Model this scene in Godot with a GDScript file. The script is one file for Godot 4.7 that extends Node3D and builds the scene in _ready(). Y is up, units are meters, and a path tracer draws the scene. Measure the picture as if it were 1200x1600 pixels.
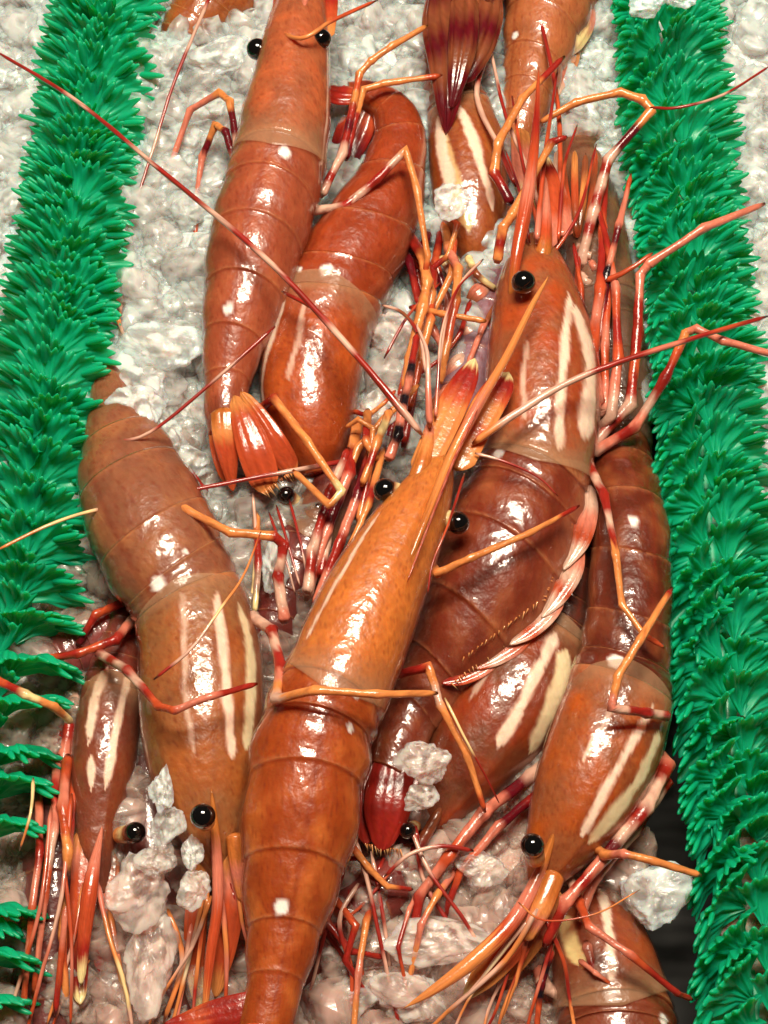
extends Node3D
# Spot prawns on crushed ice between two hedges of green plastic grass, seen close from above.
# Heights are millimetres above the ice; at(u, v, h) finds the point of the table seen along one sight line at height h.

const FOCAL := 2600.0
const PITCH := 64.0
const DIST := 0.52
var eye_at := Vector3.ZERO
var fwd := Vector3.ZERO
var down_ := Vector3.ZERO
var rng := RandomNumberGenerator.new()
var nz := FastNoiseLite.new()
var nf := FastNoiseLite.new()
var used := {}
var M := {}
var PAL := {}

func _ready():
	rng.seed = 71
	var p := deg_to_rad(PITCH)
	fwd = Vector3(0, -sin(p), -cos(p))
	down_ = Vector3(0, -cos(p), sin(p))
	eye_at = Vector3(0, 0.02, 0) - fwd * DIST
	# --- camera
	var cam := Camera3D.new()
	cam.name = "camera"
	cam.fov = rad_to_deg(2.0 * atan(800.0 / FOCAL))
	cam.near = 0.02
	cam.far = 20.0
	add_child(cam)
	cam.look_at_from_position(eye_at, eye_at + fwd, Vector3.UP)
	cam.current = true
	# --- environment and lamps: a market hall with two strip lamps over the counter
	var e := Environment.new()
	e.background_mode = Environment.BG_COLOR
	e.background_color = Color(0.24, 0.21, 0.185)
	e.tonemap_mode = Environment.TONE_MAPPER_LINEAR
	e.tonemap_exposure = 1.0
	e.sdfgi_enabled = true
	e.ssao_enabled = true
	e.ssil_enabled = true
	var we := WorldEnvironment.new()
	we.name = "environment"
	we.environment = e
	add_child(we)
	strip_lamp("strip_lamp", Vector3(0.02, 0.95, -0.28), Vector2(0.42, 0.05), 0.90)
	strip_lamp("strip_lamp_001", Vector3(0.02, 0.95, -0.12), Vector2(0.42, 0.05), 0.90)
	noises()
	materials()
	setting()
	hedges()
	prawns()
	ice_chunks()

func strip_lamp(called: String, where: Vector3, size: Vector2, energy: float):
	var l := AreaLight3D.new()
	l.name = called
	l.area_size = size
	l.light_color = Color(1.0, 0.94, 0.85)
	l.light_energy = energy
	l.area_range = 6.0
	l.area_attenuation = 2.0
	l.shadow_enabled = true
	add_child(l)
	l.look_at_from_position(where, where + Vector3(0, -1, 0.18), Vector3(0, 0, -1))

# ---------------------------------------------------------------- helpers
func noises():
	nz.seed = 5
	nz.noise_type = FastNoiseLite.TYPE_SIMPLEX_SMOOTH
	nz.fractal_octaves = 3
	nz.frequency = 1.0
	nf.seed = 9
	nf.noise_type = FastNoiseLite.TYPE_SIMPLEX
	nf.fractal_type = FastNoiseLite.FRACTAL_NONE
	nf.frequency = 1.0

func at(u: float, v: float, h: float) -> Vector3:
	var d := fwd + Vector3.RIGHT * ((u - 600.0) / FOCAL) + down_ * ((v - 800.0) / FOCAL)
	var k := (h * 0.001 - eye_at.y) / d.y
	return eye_at + d * k

func px(p: Vector3) -> float:      # metres that one unit of (u, v) spans at p
	return (p - eye_at).dot(fwd) / FOCAL

func numbered(called: String, parent: Node) -> String:
	var key := str(parent.get_instance_id()) + called
	var n: int = used.get(key, 0)
	used[key] = n + 1
	return called if n == 0 else "%s_%03d" % [called, n]

func thing(called: String, label: String, category: String, where: Vector3, group := "") -> Node3D:
	var o := Node3D.new()
	o.name = numbered(called, self)
	add_child(o)
	o.position = where
	tag(o, label, category, group)
	return o

func tag(o: Node, label: String, category: String, group := ""):
	o.set_meta("label", label)
	o.set_meta("category", category)
	if group:
		o.set_meta("group", group)

func part(called: String, mesh: Mesh, mat: Material, parent: Node) -> MeshInstance3D:
	var m := MeshInstance3D.new()
	m.name = numbered(called, parent)
	m.mesh = mesh
	m.material_override = mat
	m.cast_shadow = GeometryInstance3D.SHADOW_CASTING_SETTING_ON
	parent.add_child(m)
	return m

func noise_tex(kind: int, freq: float, oct: int, size := 512, sd := 1, normal := false) -> NoiseTexture2D:
	var n := FastNoiseLite.new()
	n.seed = sd
	n.noise_type = kind
	n.frequency = freq
	n.fractal_octaves = oct
	var t := NoiseTexture2D.new()
	t.width = size
	t.height = size
	t.seamless = true
	t.noise = n
	return t

func ramp(t: NoiseTexture2D, stops: Array) -> NoiseTexture2D:
	var g := Gradient.new()
	var o := PackedFloat32Array()
	var c := PackedColorArray()
	for s in stops:
		o.append(s[0]); c.append(s[1])
	g.offsets = o
	g.colors = c
	t.color_ramp = g
	return t

func lin(r: float, g: float, b: float) -> Color:
	return Color(r, g, b)

func skin(rough: float, coat: float, sss: float, bump: float, tile: float, tex: Texture2D) -> StandardMaterial3D:
	var m := StandardMaterial3D.new()
	m.vertex_color_use_as_albedo = true
	m.roughness = rough
	m.clearcoat_enabled = coat > 0.0
	m.clearcoat = coat
	m.clearcoat_roughness = 0.07
	if sss > 0.0:
		m.subsurf_scatter_enabled = true
		m.subsurf_scatter_strength = sss
	if bump > 0.0:
		m.uv1_triplanar = true
		m.uv1_scale = Vector3.ONE / tile
		m.heightmap_enabled = true
		m.heightmap_texture = tex
		m.heightmap_scale = bump
	return m

func materials():
	PAL = {"w": Color(0.62, 0.35, 0.26), "r": Color(0.28, 0.018, 0.012), "d": Color(0.10, 0.006, 0.010), "o": Color(0.66, 0.215, 0.062),
		"p": Color(0.60, 0.17, 0.11), "Y": Color(0.74, 0.60, 0.38), "c": Color(0.46, 0.13, 0.028), "W": Color(0.82, 0.60, 0.47), "k": Color(0.012, 0.008, 0.012), "y": Color(0.78, 0.56, 0.26), "b": Color(0.22, 0.06, 0.025), "s": Color(0.46, 0.065, 0.022)}
	var fold := noise_tex(FastNoiseLite.TYPE_SIMPLEX_SMOOTH, 0.022, 4, 512, 3)
	var grit := noise_tex(FastNoiseLite.TYPE_SIMPLEX, 0.03, 5, 512, 8)
	M.shell = skin(0.42, 0.0, 0.45, 0.035, 0.05, fold)
	M.limb = skin(0.24, 0.2, 0.12, 0.014, 0.02, fold)
	M.blade = skin(0.20, 0.2, 0.2, 0.008, 0.03, fold)
	M.feeler = skin(0.30, 0.5, 0.0, 0.0, 1.0, null)
	M.clear = skin(0.11, 0.0, 0.0, 0.018, 0.050, fold)
	M.clear.transparency = BaseMaterial3D.TRANSPARENCY_ALPHA
	M.clear.albedo_color = Color(1, 1, 1, 0.07)
	M.margin = skin(0.27, 0.0, 0.0, 0.018, 0.05, fold)
	M.margin.transparency = BaseMaterial3D.TRANSPARENCY_ALPHA
	M.eye = skin(0.08, 1.0, 0.0, 0.0, 1.0, null)
	M.eye.vertex_color_use_as_albedo = false
	M.eye.albedo_color = Color(0.03, 0.028, 0.03)
	M.eye.clearcoat_roughness = 0.03
	M.ice = skin(0.30, 0.35, 0.55, 0.006, 0.040, grit)
	M.bed = skin(0.22, 0.0, 0.6, 0.10, 0.05, grit)
	M.chunk = skin(0.30, 0.35, 0.55, 0.008, 0.05, grit)
	M.ice.uv1_world_triplanar = true
	for m in [M.ice, M.chunk]:
		m.transparency = BaseMaterial3D.TRANSPARENCY_ALPHA
	M.chunk.uv1_world_triplanar = true
	M.green = skin(0.40, 0.08, 0.30, 0.0, 1.0, null)
	M.green.vertex_color_use_as_albedo = false
	M.green.albedo_color = Color(0.004, 0.44, 0.235).linear_to_srgb()
	M.green.subsurf_scatter_strength = 0.5
	M.green.backlight_enabled = true
	M.green.backlight = Color(0.02, 0.80, 0.36)
	M.tray = skin(0.35, 0.0, 0.0, 0.0, 1.0, null)
	M.tray.vertex_color_use_as_albedo = false
	M.tray.albedo_color = Color(0.06, 0.06, 0.062)
	M.tray.roughness = 0.8

# positions, half-widths and half-depths sampled along t; linear for jointed limbs, curved for bodies
func curve_v(a: Array, t: float, bent: bool) -> Vector3:
	var n := a.size()
	var i := clampi(int(floor(t)), 0, n - 2)
	var f := t - i
	var p1: Vector3 = a[i]
	var p2: Vector3 = a[i + 1]
	if bent:
		return p1.lerp(p2, f)
	var p0: Vector3 = a[i - 1] if i > 0 else p1 * 2.0 - p2
	var p3: Vector3 = a[i + 2] if i + 2 < n else p2 * 2.0 - p1
	return p1.cubic_interpolate(p2, p0, p3, f)

func curve_f(a: PackedFloat32Array, t: float) -> float:
	var n := a.size()
	var i := clampi(int(floor(t)), 0, n - 2)
	var f := clampf(t - i, 0.0, 1.0)
	var p0 := a[maxi(i - 1, 0)]
	var p3 := a[mini(i + 2, n - 1)]
	return maxf(cubic_interpolate(a[i], a[i + 1], p0, p3, f), 0.00001)

# rings: Array of {c, s, u, a, b}; phis: angles; put(i, j, ring, phi) -> [radial factor, Color]
func skin_rings(rings: Array, phis: PackedFloat32Array, put: Callable, org: Vector3) -> ArrayMesh:
	var nr := phis.size()
	var n := rings.size()
	var V := PackedVector3Array()
	var C := PackedColorArray()
	V.resize(n * nr)
	C.resize(n * nr)
	for i in n:
		var r = rings[i]
		var rc: Vector3 = r.c
		var rs: Vector3 = r.s
		var ru: Vector3 = r.u
		var rt: Vector3 = r.get("t", Vector3.ZERO)
		for j in nr:
			var ph := phis[j]
			var q = put.call(i, j, r, ph)
			var m: float = q[0]
			V[i * nr + j] = rc + rs * (r.a * sin(ph) * m) + ru * (r.b * cos(ph) * m) - org
			if q.size() > 2:
				V[i * nr + j] += rt * q[2]
			C[i * nr + j] = q[1]
	var N := PackedVector3Array()
	N.resize(n * nr)
	for i in n:
		var i0 := maxi(i - 1, 0)
		var i1 := mini(i + 1, n - 1)
		var cc: Vector3 = rings[i].c - org
		for j in nr:
			var dj := V[i * nr + (j + 1) % nr] - V[i * nr + (j + nr - 1) % nr]
			var di := V[i1 * nr + j] - V[i0 * nr + j]
			var nn := di.cross(dj)
			if nn.length_squared() < 1e-20:
				nn = V[i * nr + j] - cc
			if i == 0:
				nn = V[0 * nr + j] - V[nr + j] + (V[j] - cc) * 0.3
			elif i == n - 1:
				nn = V[i * nr + j] - V[i0 * nr + j] + (V[i * nr + j] - cc) * 0.3
			elif nn.dot(V[i * nr + j] - cc) < 0.0:
				nn = -nn
			N[i * nr + j] = nn.normalized()
	var I := PackedInt32Array()
	for i in n - 1:
		for j in nr:
			var a := i * nr + j
			var b := i * nr + (j + 1) % nr
			var c := a + nr
			var d := b + nr
			I.append_array(PackedInt32Array([a, c, b, b, c, d]))
	# caps
	for j in range(1, nr - 1):
		I.append_array(PackedInt32Array([0, j, j + 1]))
		var o := (n - 1) * nr
		I.append_array(PackedInt32Array([o, o + j + 1, o + j]))
	# front faces run clockwise: turn them all round if the first ones run the other way
	var k := (n / 2) * nr * 6
	var fa := V[I[k]]
	var face := (V[I[k + 2]] - fa).cross(V[I[k + 1]] - fa)
	if face.dot(N[I[k]]) < 0.0:
		for q in range(0, I.size(), 3):
			var s := I[q + 1]
			I[q + 1] = I[q + 2]
			I[q + 2] = s
	var arr := []
	arr.resize(Mesh.ARRAY_MAX)
	arr[Mesh.ARRAY_VERTEX] = V
	arr[Mesh.ARRAY_NORMAL] = N
	arr[Mesh.ARRAY_COLOR] = C
	arr[Mesh.ARRAY_INDEX] = I
	var mesh := ArrayMesh.new()
	mesh.add_surface_from_arrays(Mesh.PRIMITIVE_TRIANGLES, arr)
	return mesh

func frame(T: Vector3, up := Vector3.UP) -> Array:
	var U := up - T * up.dot(T)
	if U.length() < 0.05:
		U = Vector3(0, 0, -1) - T * (-T.z)
	U = U.normalized()
	return [T.cross(U).normalized(), U]

func even(n: int) -> PackedFloat32Array:
	var o := PackedFloat32Array()
	for j in n:
		o.append(TAU * j / n)
	return o

func tones(code: String, f: float, soft: float) -> Color:
	var n := code.length()
	var x := clampf(f, 0.0, 0.9999) * n
	var i := int(x)
	var c: Color = PAL[code[i]]
	var g := x - i
	if g < soft and i > 0:
		return (PAL[code[i - 1]] as Color).lerp(c, 0.5 + 0.5 * g / soft)
	if g > 1.0 - soft and i < n - 1:
		return c.lerp(PAL[code[i + 1]], 0.5 * (g - 1.0 + soft) / soft)
	return c

# a jointed limb: pts [u, v, h], half-thickness r0 to r1 in sight units, colours along it
func limb_mesh(org: Vector3, pts: Array, r0: float, r1: float, code: String, jointed := true, sides := 9) -> ArrayMesh:
	var P := []
	for q in pts:
		P.append(at(q[0], q[1], q[2]))
	var n := P.size()
	var cum := [0.0]
	for i in n - 1:
		cum.append(cum[i] + P[i].distance_to(P[i + 1]))
	var total: float = cum[n - 1]
	var rings := []
	for i in n - 1:
		var steps := 8 if jointed else maxi(5, int(P[i].distance_to(P[i + 1]) / 0.0035))
		for k in steps + (1 if i == n - 2 else 0):
			var f := float(k) / steps
			var t := i + f
			var c := curve_v(P, t, jointed)
			var T := curve_v(P, minf(t + 0.07, n - 1.0), jointed) - curve_v(P, maxf(t - 0.07, 0.0), jointed)
			var fr := frame(T.normalized())
			var g: float = lerpf(cum[i], cum[i + 1], f) / total
			var r := lerpf(r0, r1, g) * px(c)
			if jointed:
				r *= 0.90 + 0.24 * pow(absf(2.0 * f - 1.0), 5.0)
			if g < 0.02:
				r *= 0.4 + 0.6 * g / 0.02
			if g > 0.97:
				r *= 0.35 + 0.65 * (1.0 - g) / 0.03
			rings.append({"c": c, "s": fr[0], "u": fr[1], "a": r, "b": r, "g": g})
	var w := rng.randf() * 50.0
	var put := func(_i, j, r, _ph):
		var p: Vector3 = r.c
		var x := nf.get_noise_3d(p.x * 900.0, p.z * 900.0, w + j * 0.7)
		var c := tones(code, r.g + x * 0.012, 0.12)
		var y := nz.get_noise_2d(r.g * 9.0 + w, ph_band(_ph))
		return [1.0 + 0.05 * x + 0.16 * y, c * (1.0 + 0.30 * x + 0.25 * y)]
	return skin_rings(rings, even(sides), put, org)

func ph_band(ph: float) -> float:
	return sin(ph) * 0.6

# a flat blade (tail plate, antennal scale, rostrum): st [u, v, h, half width], thin = half depth over half width
func blade_mesh(org: Vector3, st: Array, thin: float, code: String, ribs := 0.0, tilt := 0.0) -> ArrayMesh:
	var P := []
	var A := PackedFloat32Array()
	for q in st:
		var c := at(q[0], q[1], q[2])
		P.append(c)
		A.append(q[3] * px(c))
	var n := P.size()
	var rows := 40
	var rings := []
	for k in rows + 1:
		var t := (n - 1.0) * k / rows
		var c := curve_v(P, t, false)
		var T := (curve_v(P, minf(t + 0.1, n - 1.0), false) - curve_v(P, maxf(t - 0.1, 0.0), false)).normalized()
		var fr := frame(T)
		var s: Vector3 = fr[0].rotated(T, tilt)
		var u: Vector3 = fr[1].rotated(T, tilt)
		var a := curve_f(A, t)
		var tip := minf(t / (n - 1.0), 1.0 - t / (n - 1.0)) / 0.07
		a *= sqrt(clampf(tip, 0.02, 1.0))
		rings.append({"c": c, "s": s, "u": u, "a": a, "b": maxf(a * thin, 0.0004), "g": float(k) / rows})
	var w := rng.randf() * 50.0
	var put := func(_i, _j, r, ph):
		var p: Vector3 = r.c
		var x := nf.get_noise_3d(sin(ph) * 4.0 + w, r.g * 2.0, cos(ph))
		var y := nf.get_noise_3d(p.x * 1200.0 + sin(ph) * 5.0, p.z * 1200.0, w)
		var c := tones(code, r.g + x * 0.05, 0.35)
		var rib := sin(ph)
		var m := 1.0
		if ribs > 0.0:
			var gr := pow(0.5 + 0.5 * cos(rib * 11.0), 3.0)
			m = 1.0 + ribs * (0.35 * gr - 0.15) * absf(cos(ph))
			c = c * (1.0 - 0.35 * gr * ribs)
		return [m, c * (1.0 + 0.22 * x + 0.15 * y)]
	return skin_rings(rings, even(36), put, org)

# ---------------------------------------------------------------- prawns
func body_phis() -> PackedFloat32Array:
	var o := PackedFloat32Array()
	for j in 73:
		o.append(-PI * 0.56 + PI * 1.12 * j / 72.0)
	for j in range(1, 14):
		o.append(PI * 0.56 + PI * 0.88 * j / 14.0)
	return o

# k: st [u, v, h, half width], shell_end (station where the carapace ends), deep, roll, tone, tone2, stripes, spots
func prawn_body(org: Vector3, k: Dictionary) -> ArrayMesh:
	var st: Array = k.st
	var n := st.size()
	var P := []
	var A := PackedFloat32Array()
	for q in st:
		var c := at(q[0], q[1], q[2])
		P.append(c)
		A.append(q[3] * px(c))
	var deep: float = k.get("deep", 0.92)
	var roll: float = deg_to_rad(k.get("roll", 0.0))
	var ce: float = k.shell_end
	# rows: [t, part of the carapace or -1, segment number, place in the segment]
	var rows := []
	var nc := 84
	for i in nc:
		rows.append([ce * i / nc, float(i) / nc, -1, 0.0])
	rows.append([ce, 1.0, -1, 0.0])
	var wts := [0.8, 1.1, 1.3, 1.1, 1.0, 1.7]
	var sum := 0.0
	for x in wts:
		sum += x
	var t0 := ce
	for sgm in 6:
		var len_: float = (n - 1.0 - ce) * wts[sgm] / sum
		for f in [0.012, 0.06, 0.12, 0.19, 0.26, 0.33, 0.4, 0.47, 0.54, 0.61, 0.68, 0.75, 0.81, 0.87, 0.92, 0.955, 0.98, 1.0]:
			rows.append([t0 + len_ * f, -1.0, sgm, f])
		t0 += len_
	# marks are turned from sight lines into places on the shell (t, phi)
	var place := func(u: float, v: float) -> Vector2:
		var best := 1e9
		var bt := 0.0
		for i in (n - 1) * 20 + 1:
			var t := i / 20.0
			var a0 := clampi(int(t), 0, n - 2)
			var c := Vector2(st[a0][0], st[a0][1]).lerp(Vector2(st[a0 + 1][0], st[a0 + 1][1]), t - a0)
			var d := c.distance_squared_to(Vector2(u, v))
			if d < best:
				best = d; bt = t
		var a1 := clampi(int(bt), 0, n - 2)
		var p1 := Vector2(st[a1][0], st[a1][1])
		var p2 := Vector2(st[a1 + 1][0], st[a1 + 1][1])
		var c1 := p1.lerp(p2, bt - a1)
		var d1 := (p2 - p1).normalized()
		var hw := lerpf(st[a1][3], st[a1 + 1][3], bt - a1)
		var q := (Vector2(u, v) - c1).dot(Vector2(-d1.y, d1.x)) / hw
		return Vector2(bt, asin(clampf(q, -0.97, 0.97)))
	var ring_at := func(t: float):
		var c := curve_v(P, t, false)
		var T := (curve_v(P, minf(t + 0.1, n - 1.0), false) - curve_v(P, maxf(t - 0.1, 0.0), false)).normalized()
		var fr := frame(T)
		var a := curve_f(A, t)
		return {"c": c, "s": fr[0], "u": fr[1], "a": a, "b": a * deep, "t": T}
	var stripes := []
	for s in k.get("stripes", []):
		var line := []
		for q in s.p:
			line.append(place.call(q[0], q[1]))
		line.sort_custom(func(x, y): return x.x < y.x)
		stripes.append({"line": line, "w": s.w, "c": PAL[s.get("c", "W")], "op": s.get("op", 1.0)})
	var spots := []
	for s in k.get("spots", []):
		var tp: Vector2 = place.call(s[0], s[1])
		var r = ring_at.call(tp.x)
		spots.append([r.c + r.s * (r.a * sin(tp.y)) + r.u * (r.b * cos(tp.y)), s[2] * px(r.c)])
	var rings := []
	var last := rows.size() - 1
	for i in rows.size():
		var r = ring_at.call(rows[i][0])
		if i == 0:
			r.a *= 0.3; r.b *= 0.3
		if i == last:
			r.a *= 0.5; r.b *= 0.5
		r["row"] = rows[i]
		rings.append(r)
	var warm := Color(1.2, 1.36, 1.9)
	var tone: Color = k.tone * warm
	var tone2: Color = k.get("tone2", k.tone) * warm
	var glow: Color = k.get("glow", Color(0.50, 0.15, 0.02)) * warm
	var belly: Color = k.get("belly", Color(0.42, 0.13, 0.06))
	var red := Color(0.20, 0.018, 0.006)
	var edge := Color(0.56, 0.22, 0.09)
	var sd: float = k.get("sd", 0.0)
	var grow: float = k.get("grow", 0.0)
	var put := func(_i, _j, r, ph):
		var row: Array = r.row
		var p: Vector3 = r.c + r.s * (r.a * sin(ph)) + r.u * (r.b * cos(ph))
		var n1 := nz.get_noise_3d(p.x * 70.0 + sd, p.y * 70.0, p.z * 70.0)
		var n2 := nz.get_noise_3d(p.x * 420.0, p.y * 420.0 + sd, p.z * 420.0)
		var n3 := nf.get_noise_3d(p.x * 1500.0, p.y * 1500.0, p.z * 1500.0 + sd)
		var dp := absf(wrapf(ph - roll, -PI, PI))
		var side := absf(sin(ph))
		var m := 1.0 + grow + 0.010 * n1 + 0.004 * n2
		var c := tone
		if row[2] < 0:
			var f: float = row[1]
			c = tone.lerp(glow, clampf(0.55 * sin(PI * clampf(f, 0.0, 1.0)) + 1.1 * n1, 0.0, 1.0))
			c = c.lerp(red, clampf(0.12 + 0.45 * n2, 0.0, 0.22))
			m += 0.025 * smoothstep(0.90, 1.0, f) - 0.05 * smoothstep(0.80, 0.86, f) * (1.0 - smoothstep(0.86, 0.93, f)) * 0.4
			m += 0.05 * exp(-pow(dp / 0.12, 2.0)) * (1.0 - smoothstep(0.25, 0.75, f))      # keel that runs into the rostrum
			c = c.lerp(edge, 0.45 * smoothstep(0.955, 0.985, f))
			c = c.lerp(red, 0.4 * (1.0 - smoothstep(0.0, 0.25, f)) * clampf(dp - 0.5, 0.0, 1.0))
		else:
			var f: float = row[3]
			m += -0.026 + 0.040 * smoothstep(0.0, 0.55, f) - 0.018 * smoothstep(0.62, 0.72, f) + 0.018 * smoothstep(0.88, 1.0, f)
			m += 0.055 * sin(PI * f) * smoothstep(0.75, 1.0, side) * k.get("scallop", 0.6)
			c = tone2.lerp(tone, clampf(0.04 + 0.9 * n1, 0.0, 0.6))
			c = c.lerp(red, clampf(0.06 + 0.4 * n2, 0.0, 0.2))
			c = c.lerp(edge, 0.35 * smoothstep(0.93, 0.98, f) * clampf(0.7 + 2.0 * n2, 0.0, 1.0))
			c = c.lerp(red, 0.22 * (1.0 - smoothstep(0.0, 0.05, f)))
			c = c.lerp(red, 0.4 * exp(-pow(dp / 0.06, 2.0)))
		c = c.lerp(belly, smoothstep(1.5, 2.2, dp) * 0.8)
		c = c.lerp(red * 0.7, smoothstep(0.55, 0.75, n3) * 0.5)
		c = c * (1.0 + 0.22 * n1 + 0.12 * n3)
		for s in stripes:
			var L: Array = s.line
			var t: float = row[0]
			if t < L[0].x - 0.15 or t > L[L.size() - 1].x + 0.15:
				continue
			var q := 0
			while q < L.size() - 2 and L[q + 1].x < t:
				q += 1
			var span := maxf(L[q + 1].x - L[q].x, 0.001)
			var fp := lerpf(L[q].y, L[q + 1].y, clampf((t - L[q].x) / span, 0.0, 1.0))
			var ends := minf(t - L[0].x, L[L.size() - 1].x - t)
			var w: float = s.w * px(r.c) * (0.92 + 0.22 * n2 + 0.5 * n1) * smoothstep(-0.15, 0.2, ends)
			var d := absf(wrapf(ph - fp, -PI, PI)) * lerpf(r.a, r.b, side)
			var k1 := 1.0 - smoothstep(w * 0.60, w * 1.25, d)
			var k2: float = s.op
			c = c.lerp(red, 0.35 * (1.0 - smoothstep(w, w * 2.6, d)) * k2)
			c = c.lerp((s.c as Color) * (1.12 + 0.12 * n2), k1 * k2)
		for s in spots:
			var d2 := p.distance_to(s[0])
			var w2: float = s[1]
			if d2 < w2 * 2.2:
				c = c.lerp(red, 0.55 * (1.0 - smoothstep(w2 * 1.1, w2 * 2.2, d2)))
				var k3 := 1.0 - smoothstep(w2 * 0.7, w2 * 1.2, d2 * (0.90 + 0.25 * n2))
				c = c.lerp(Color(0.95, 0.88, 0.82), k3)
				m += 0.006 * k3
		var sway: float = r.a * (0.16 - 0.30 * maxf(cos(dp), -0.3)) * smoothstep(0.45, 1.0, row[0] / ce)
		return [m, Color(maxf(c.r, 0.004), maxf(c.g, 0.003), maxf(c.b, 0.002)), sway]
	return skin_rings(rings, body_phis(), put, org)

# the clear hind margin of the carapace: an open sheet just above the body
func margin_mesh(org: Vector3, k: Dictionary) -> ArrayMesh:
	var st: Array = k.st
	var n := st.size()
	var P := []
	var A := PackedFloat32Array()
	for q in st:
		var c := at(q[0], q[1], q[2])
		P.append(c)
		A.append(q[3] * px(c))
	var ce: float = k.shell_end
	var deep: float = k.get("deep", 0.92)
	var V := PackedVector3Array()
	var I := PackedInt32Array()
	var C := PackedColorArray()
	var nr := 48
	var rows := 26
	for i in rows:
		var f := float(i) / (rows - 1)
		var t := ce - 0.95 + 1.25 * f
		var c := curve_v(P, t, false)
		var T := (curve_v(P, t + 0.1, false) - curve_v(P, t - 0.1, false)).normalized()
		var fr := frame(T)
		var a := curve_f(A, t) * (1.012 + 0.055 * f * f - (0.02 if i == rows - 1 else 0.0))
		for j in nr:
			var ph := -1.75 + 3.5 * j / (nr - 1.0)
			var w := 1.0 + 0.008 * nz.get_noise_3d(ph * 1.5, f * 2.0, ce)
			V.append(c + fr[0] * (sin(ph) * a * w) + fr[1] * (cos(ph) * a * deep * w) - T * (0.004 * f * absf(sin(ph * 0.8))) - org)
			C.append(Color(0.46, 0.27, 0.15, 0.42 * smoothstep(0.0, 0.9, f + 0.25 * nz.get_noise_2d(ph * 3.0, f * 3.0 + ce))))
	for i in rows - 1:
		for j in nr - 1:
			var b := i * nr + j
			I.append_array(PackedInt32Array([b, b + 1, b + nr, b + 1, b + nr + 1, b + nr]))
	return commit(V, C, I)

func commit(V: PackedVector3Array, C: PackedColorArray, I: PackedInt32Array) -> ArrayMesh:
	var arr := []
	arr.resize(Mesh.ARRAY_MAX)
	arr[Mesh.ARRAY_VERTEX] = V
	arr[Mesh.ARRAY_COLOR] = C
	arr[Mesh.ARRAY_INDEX] = I
	var am := ArrayMesh.new()
	am.add_surface_from_arrays(Mesh.PRIMITIVE_TRIANGLES, arr)
	var s := SurfaceTool.new()
	s.create_from(am, 0)
	s.generate_normals()
	return s.commit()

# short stiff hairs: lines [u0, v0, h0, u1, v1, h1, du, dv, count]
func bristle_mesh(org: Vector3, lines: Array, code: String) -> ArrayMesh:
	var V := PackedVector3Array()
	var C := PackedColorArray()
	var I := PackedInt32Array()
	for q in lines:
		for i in int(q[8]):
			var f: float = (i + rng.randf_range(-0.3, 0.3)) / q[8]
			var u := lerpf(q[0], q[3], f)
			var v := lerpf(q[1], q[4], f)
			var h := lerpf(q[2], q[5], f)
			var L := rng.randf_range(0.6, 1.15)
			var p := at(u, v, h)
			var e := at(u + q[6] * L + rng.randf_range(-4, 4), v + q[7] * L + rng.randf_range(-4, 4), h + rng.randf_range(-1.5, 1.5))
			var fr := frame((e - p).normalized())
			var w := 1.5 * px(p)
			var b := V.size()
			for j in 5:
				V.append(p + fr[0] * (cos(TAU * j / 5.0) * w) + fr[1] * (sin(TAU * j / 5.0) * w) - org)
				C.append(PAL[code[0]])
			V.append(e - org)
			C.append(PAL[code[code.length() - 1]])
			for j in 5:
				I.append_array(PackedInt32Array([b + j, b + (j + 1) % 5, b + 5]))
	return commit(V, C, I)

func ball(radius: float) -> SphereMesh:
	var s := SphereMesh.new()
	s.radius = radius
	s.height = radius * 2.0
	s.radial_segments = 40
	s.rings = 20
	return s

# eyes [u, v, h, radius, u and v and h of where the stalk leaves the head]
func add_eye(o: Node3D, q: Array):
	var c := at(q[0], q[1], q[2])
	var r: float = q[3] * px(c)
	var e := part("eye", ball(r), M.eye, o)
	e.position = c - o.position
	var b := at(q[4], q[5], q[6])
	var st := blade_mesh(c, [[q[4], q[5], q[6], q[3] * 0.75], [lerpf(q[4], q[0], 0.5), lerpf(q[5], q[1], 0.5), lerpf(q[6], q[2], 0.5), q[3] * 0.85], [lerpf(q[4], q[0], 0.93), lerpf(q[5], q[1], 0.93), lerpf(q[6], q[2], 0.93), q[3] * 0.93]], 0.95, "oyb")
	if b.distance_to(c) > 0.001:
		part("eyestalk", st, M.blade, e)

func prawn(k: Dictionary) -> Node3D:
	var s0: Array = k.st[k.st.size() / 2]
	var base := at(s0[0], s0[1], s0[2])
	var org := Vector3(base.x, maxf(base.y - 0.012, 0.0), base.z)
	var o := thing("prawn", k.label, "prawn", org, "spot prawns heaped on the ice")
	part("body", prawn_body(org, k), M.shell, o)
	k.grow = 0.038
	part("clear_shell", prawn_body(org, k), M.clear, o)
	if k.shell_end > 2.0 and k.get("roll", 0.0) < 170.0:
		part("carapace_margin", margin_mesh(org, k), M.margin, o)
	if k.has("bristles"):
		part("bristles", bristle_mesh(org, k.bristles, "oy"), M.feeler, o).set_meta("kind", "stuff")
	for q in k.get("eyes", []):
		add_eye(o, q)
	for q in k.get("blades", []):        # [name, stations, thinness, colours, ribs, tilt]
		part(q[0], blade_mesh(org, q[1], q[2], q[3], q[4] if q.size() > 4 else 0.0, q[5] if q.size() > 5 else 0.0), M.blade, o)
	for q in k.get("legs", []):          # [points, r0, r1, colours]
		part("leg", limb_mesh(org, q[0], q[1], q[2], q[3]), M.limb, o)
	for q in k.get("antennae", []):
		part("antenna", limb_mesh(org, q[0], q[1], q[2], q[3], false, 7), M.feeler, o)
	return o

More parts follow.
